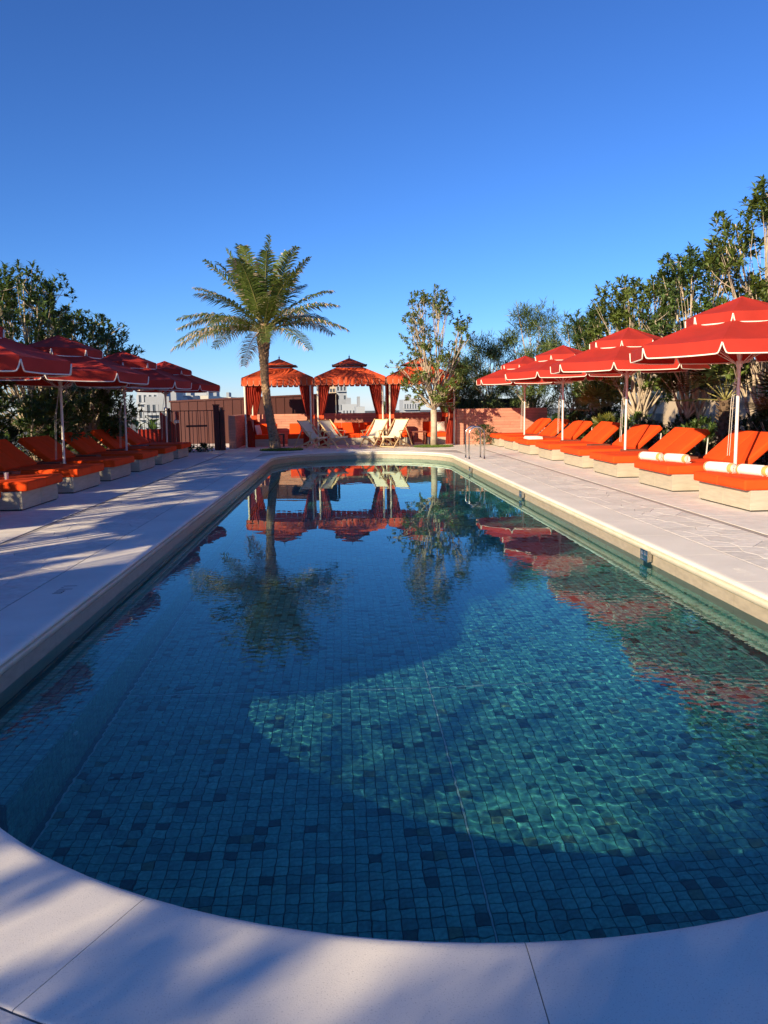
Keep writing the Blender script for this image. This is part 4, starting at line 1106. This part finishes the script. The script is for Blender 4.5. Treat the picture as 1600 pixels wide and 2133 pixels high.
def towel_roll(label, p, rz, group='rolled pool towels on the loungers'):
    t = thing('rolled_towel', label, 'towel', p, R(rz), group); r_ = .086; Lh = .245
    def roll(x0, x1, ra, name, m, parent):
        b = MB(); n = 34; rows = []
        for x, f in ((x0, .86), (x0 + .02, 1), (x1 - .02, 1), (x1, .86)):
            rows.append([(x, math.cos(6.283 * i / n) * ra * f * 1.06, ra * .92 + math.sin(6.283 * i / n) * ra * f * .92) for i in range(n)])
        b.grid(rows, closed=True); o = b.build(name, m, parent, smooth=True)
        return o
    w = roll(-Lh * .93, Lh * .70, r_, 'roll', 'towel_white', t)
    roll(-Lh, -Lh * .93, r_ * .985, 'striped_end', 'towel_orange', t); roll(Lh * .70, Lh, r_ * .985, 'striped_end', 'towel_orange', t)
    for s in (-1, 1):
        b = MB(); pts = []
        for k in range(60):
            a = k * .42; rr_ = r_ * .12 + r_ * .74 * k / 60; pts.append((s * (Lh - .004), math.cos(a) * rr_ * 1.05, r_ * .92 + math.sin(a) * rr_ * .9))
        b.tube(pts, .0075, 4); b.build('spiral_edge', 'towel_white', t)
    b = MB(); b.box((-Lh * .98, -.02, .0), (Lh * .98, r_ * 1.25, .014), .005); b.build('loose_edge', 'towel_white', t)
    b = MB(); rows = [[(x, math.cos(a) * r_ * 1.065, r_ * .92 + math.sin(a) * r_ * .925) for a in [PI * (.18 + .28 * i / 6) for i in range(7)]] for x in (-Lh * .92, Lh * .69)]
    b.grid(rows); b.build('stripe', 'towel_orange', w)
zt = .452
towel_roll('rolled white and orange towel on the nearest right lounger, left of two', (5.80, 11.66, zt), -66)
towel_roll('rolled white and orange towel on the nearest right lounger, right of two', (6.02, 11.08, zt), -66)
towel_roll('rolled white and orange towel on the second right lounger, left of two', (5.78, 14.30, zt), -66)
towel_roll('rolled white and orange towel on the second right lounger, right of two', (6.00, 13.70, zt), -66)
t = thing('folded_towel', 'flat folded white towel on the sixth lounger of the right-hand row', 'towel', (5.85, 23.7, zt)); b = MB(); b.box((-.22, -.35, 0), (.22, .35, .05), .02); smooth_angle(b.build('lower_fold', 'towel_white', t), 60); b = MB(); b.box((-.20, -.34, .05), (.21, .34, .085), .015); smooth_angle(b.build('upper_fold', 'towel_white', t), 60)
t = thing('plastic_cup', 'clear plastic cup standing on a shaded left-hand lounger', 'cup', (-5.40, 12.75, zt)); b = MB(); b.tube([(0, 0, 0), (0, 0, .004), (0, 0, .11)], [.026, .03, .038], 16, cap=False); b.build('cup_wall', 'glassy', t, smooth=True); b = MB(); b.tube([(0, 0, .002), (0, 0, .006)], .026, 14); b.build('cup_base', 'glassy', t)
# engraved depth marks in the coping
def mark(label, s, p, rz, size, m):
    cu = bpy.data.curves.new('mark', 'FONT'); cu.body = s; cu.size = size; cu.align_x = 'CENTER'; cu.align_y = 'CENTER'
    o = bpy.data.objects.new('tmp', cu); COL.objects.link(o); me = bpy.data.meshes.new_from_object(o.evaluated_get(bpy.context.evaluated_depsgraph_get())); bpy.data.objects.remove(o)
    me.materials.clear(); me.materials.append(MATS[m]); q = link('depth_mark', me); q.location = (*p, .0015); q.rotation_euler = (0, 0, rz); tag(q, label, 'depth mark', 'engraved depth marks on the coping')
mark('pale engraved depth marking on the right-hand coping', '1.1m', (3.62, 6.75), PI / 2, .17, 'towel_white')
mark('dark engraved depth marking on the left-hand coping', '1.1m', (-2.44, 6.75), -PI / 2, .17, 'joint')

# ------------------------------------------------------------------ city beyond
def building(label, x0, x1, y, dep, z1, m, floors, cols, seed=0, group='distant city buildings', band=False, z0=-26):
    t = thing('city_building', label, 'building', ((x0 + x1) / 2, y, z0), 0, group); hx = (x1 - x0) / 2; H_ = z1 - z0
    b = MB(); b.box((-hx, 0, 0), (hx, dep, H_)); b.build('wall', m, t)
    fh = 3.3 * (y / 200.0) ** .0
    for k in range(floors):
        zt_ = H_ - 1.1 - k * fh
        if band:
            b = MB(); b.box((-hx * .96, -.25, zt_ - 1.9), (hx * .96, .2, zt_ - .4)); w = b.build('window_band', 'window_dark', t)
            b = MB(); b.box((-hx * 1.02, -1.2, zt_ - 2.35), (hx * 1.02, .1, zt_ - 1.95)); b.build('balcony', 'facade_white_haze', t)
            for c in range(cols + 1):
                xx = -hx * .94 + 2 * hx * .94 * c / cols; b = MB(); b.box((xx - .25, -.4, zt_ - 1.89), (xx + .25, -.01, zt_ - .41)); b.build('pier', m, w)
        else:
            for c in range(cols):
                xx = -hx + 2 * hx * (c + .5) / cols; ww = hx / cols * .62
                b = MB(); b.box((xx - ww, -.12, zt_ - 1.8), (xx + ww, .2, zt_ - .4)); b.build('window', 'window_dark', t)
    b = MB(); b.box((-hx * .5, dep * .3, H_), (hx * .1, dep * .6, H_ + 1.6)); b.build('plant_room', 'facade_grey', t)
def bpx(u0, u1, v, y): # world extents for a building whose top shows at (u0..u1, v) of the photograph when it stands y metres away
    def at_(u, v):
        q = _ray(u, v); w = (q @ aX, q @ aY, -(q @ aD)); k = y / w[1]; return w[0] * k, CAM_H + w[2] * k
    a, b_ = at_(u0, v), at_(u1, v); return a[0], b_[0], (a[1] + b_[1]) / 2
B_ = [(285, 330, 808, 170, 'facade_white_haze', 5, 4, True, 'white banded apartment block left of the third left umbrella pole'), (302, 352, 826, 150, 'facade_grey', 4, 4, True, 'grey-white terraced block behind the iron fence'),
      (346, 362, 815, 240, 'facade_white_haze', 3, 3, False, 'small white block just right of the umbrella pole'), (398, 432, 813, 230, 'facade_white_haze', 3, 4, False, 'white block above the brown screen with dark windows'),
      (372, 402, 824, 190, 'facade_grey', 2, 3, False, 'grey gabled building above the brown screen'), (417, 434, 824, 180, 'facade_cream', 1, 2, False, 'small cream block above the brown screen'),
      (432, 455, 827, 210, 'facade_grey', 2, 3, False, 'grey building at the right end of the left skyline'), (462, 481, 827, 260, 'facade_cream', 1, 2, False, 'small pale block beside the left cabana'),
      (686, 704, 802, 330, 'facade_beige', 10, 3, False, 'beige tower seen through the middle cabana'), (700, 722, 797, 300, 'facade_white_haze', 11, 3, True, 'white balconied tower seen through the middle cabana'),
      (700, 730, 832, 220, 'facade_grey', 3, 4, True, 'grey low block below the white tower'), (712, 748, 842, 190, 'facade_white_haze', 2, 5, True, 'white low block in front of the white tower'),
      (742, 760, 847, 120, 'facade_white_haze', 1, 2, False, 'small white plant room seen above the cabana back wall'), (840, 875, 832, 260, 'facade_white_haze', 3, 6, True, 'pale long building behind the slender tree'),
      (930, 1010, 836, 300, 'facade_grey', 2, 10, True, 'low grey building behind the dragon trees'), (517, 524, 806, 330, 'facade_white_haze', 7, 1, False, 'slim white tower beside the left cabana post'),
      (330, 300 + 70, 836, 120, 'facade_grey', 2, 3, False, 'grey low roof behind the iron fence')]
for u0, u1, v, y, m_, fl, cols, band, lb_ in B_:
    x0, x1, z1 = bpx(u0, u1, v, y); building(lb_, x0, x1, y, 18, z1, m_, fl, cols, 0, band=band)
t = thing('city_building', 'beige neighbouring building glimpsed through the right-hand trees', 'building', (14.5, 12, -26)); b = MB(); b.box((0, 0, 0), (6, 26, 28.9)); b.build('wall', 'facade_beige', t)
for k in range(8):
    for z in (26.6, 28.0): b = MB(); b.box((-.06, 1 + k * 3.1, z - .4), (.1, 2.6 + k * 3.1, z + .4)); b.build('window', 'window_dark', t)
for k in range(16):                    # tree belt below the skyline
    x = -90 + k * 12; tree('distant_tree', 'rounded street tree below the terrace, %s in the belt from the left' % ['first', 'second', 'third', 'fourth', 'fifth', 'sixth', 'seventh', 'eighth', 'ninth', 'tenth', 'eleventh', 'twelfth', 'thirteenth', 'fourteenth', 'fifteenth', 'last'][k], 'tree', (x, 95 + (k * 37) % 30, -26), 24 + (k * 7) % 4, 7.5, 700 + k, 'leaf_glossy', 'bark_dark', tips=130, L=1.6, Wd=.9, per=8, base=.45, lobes=10, trunk_r=.4, group='street trees below the terrace')
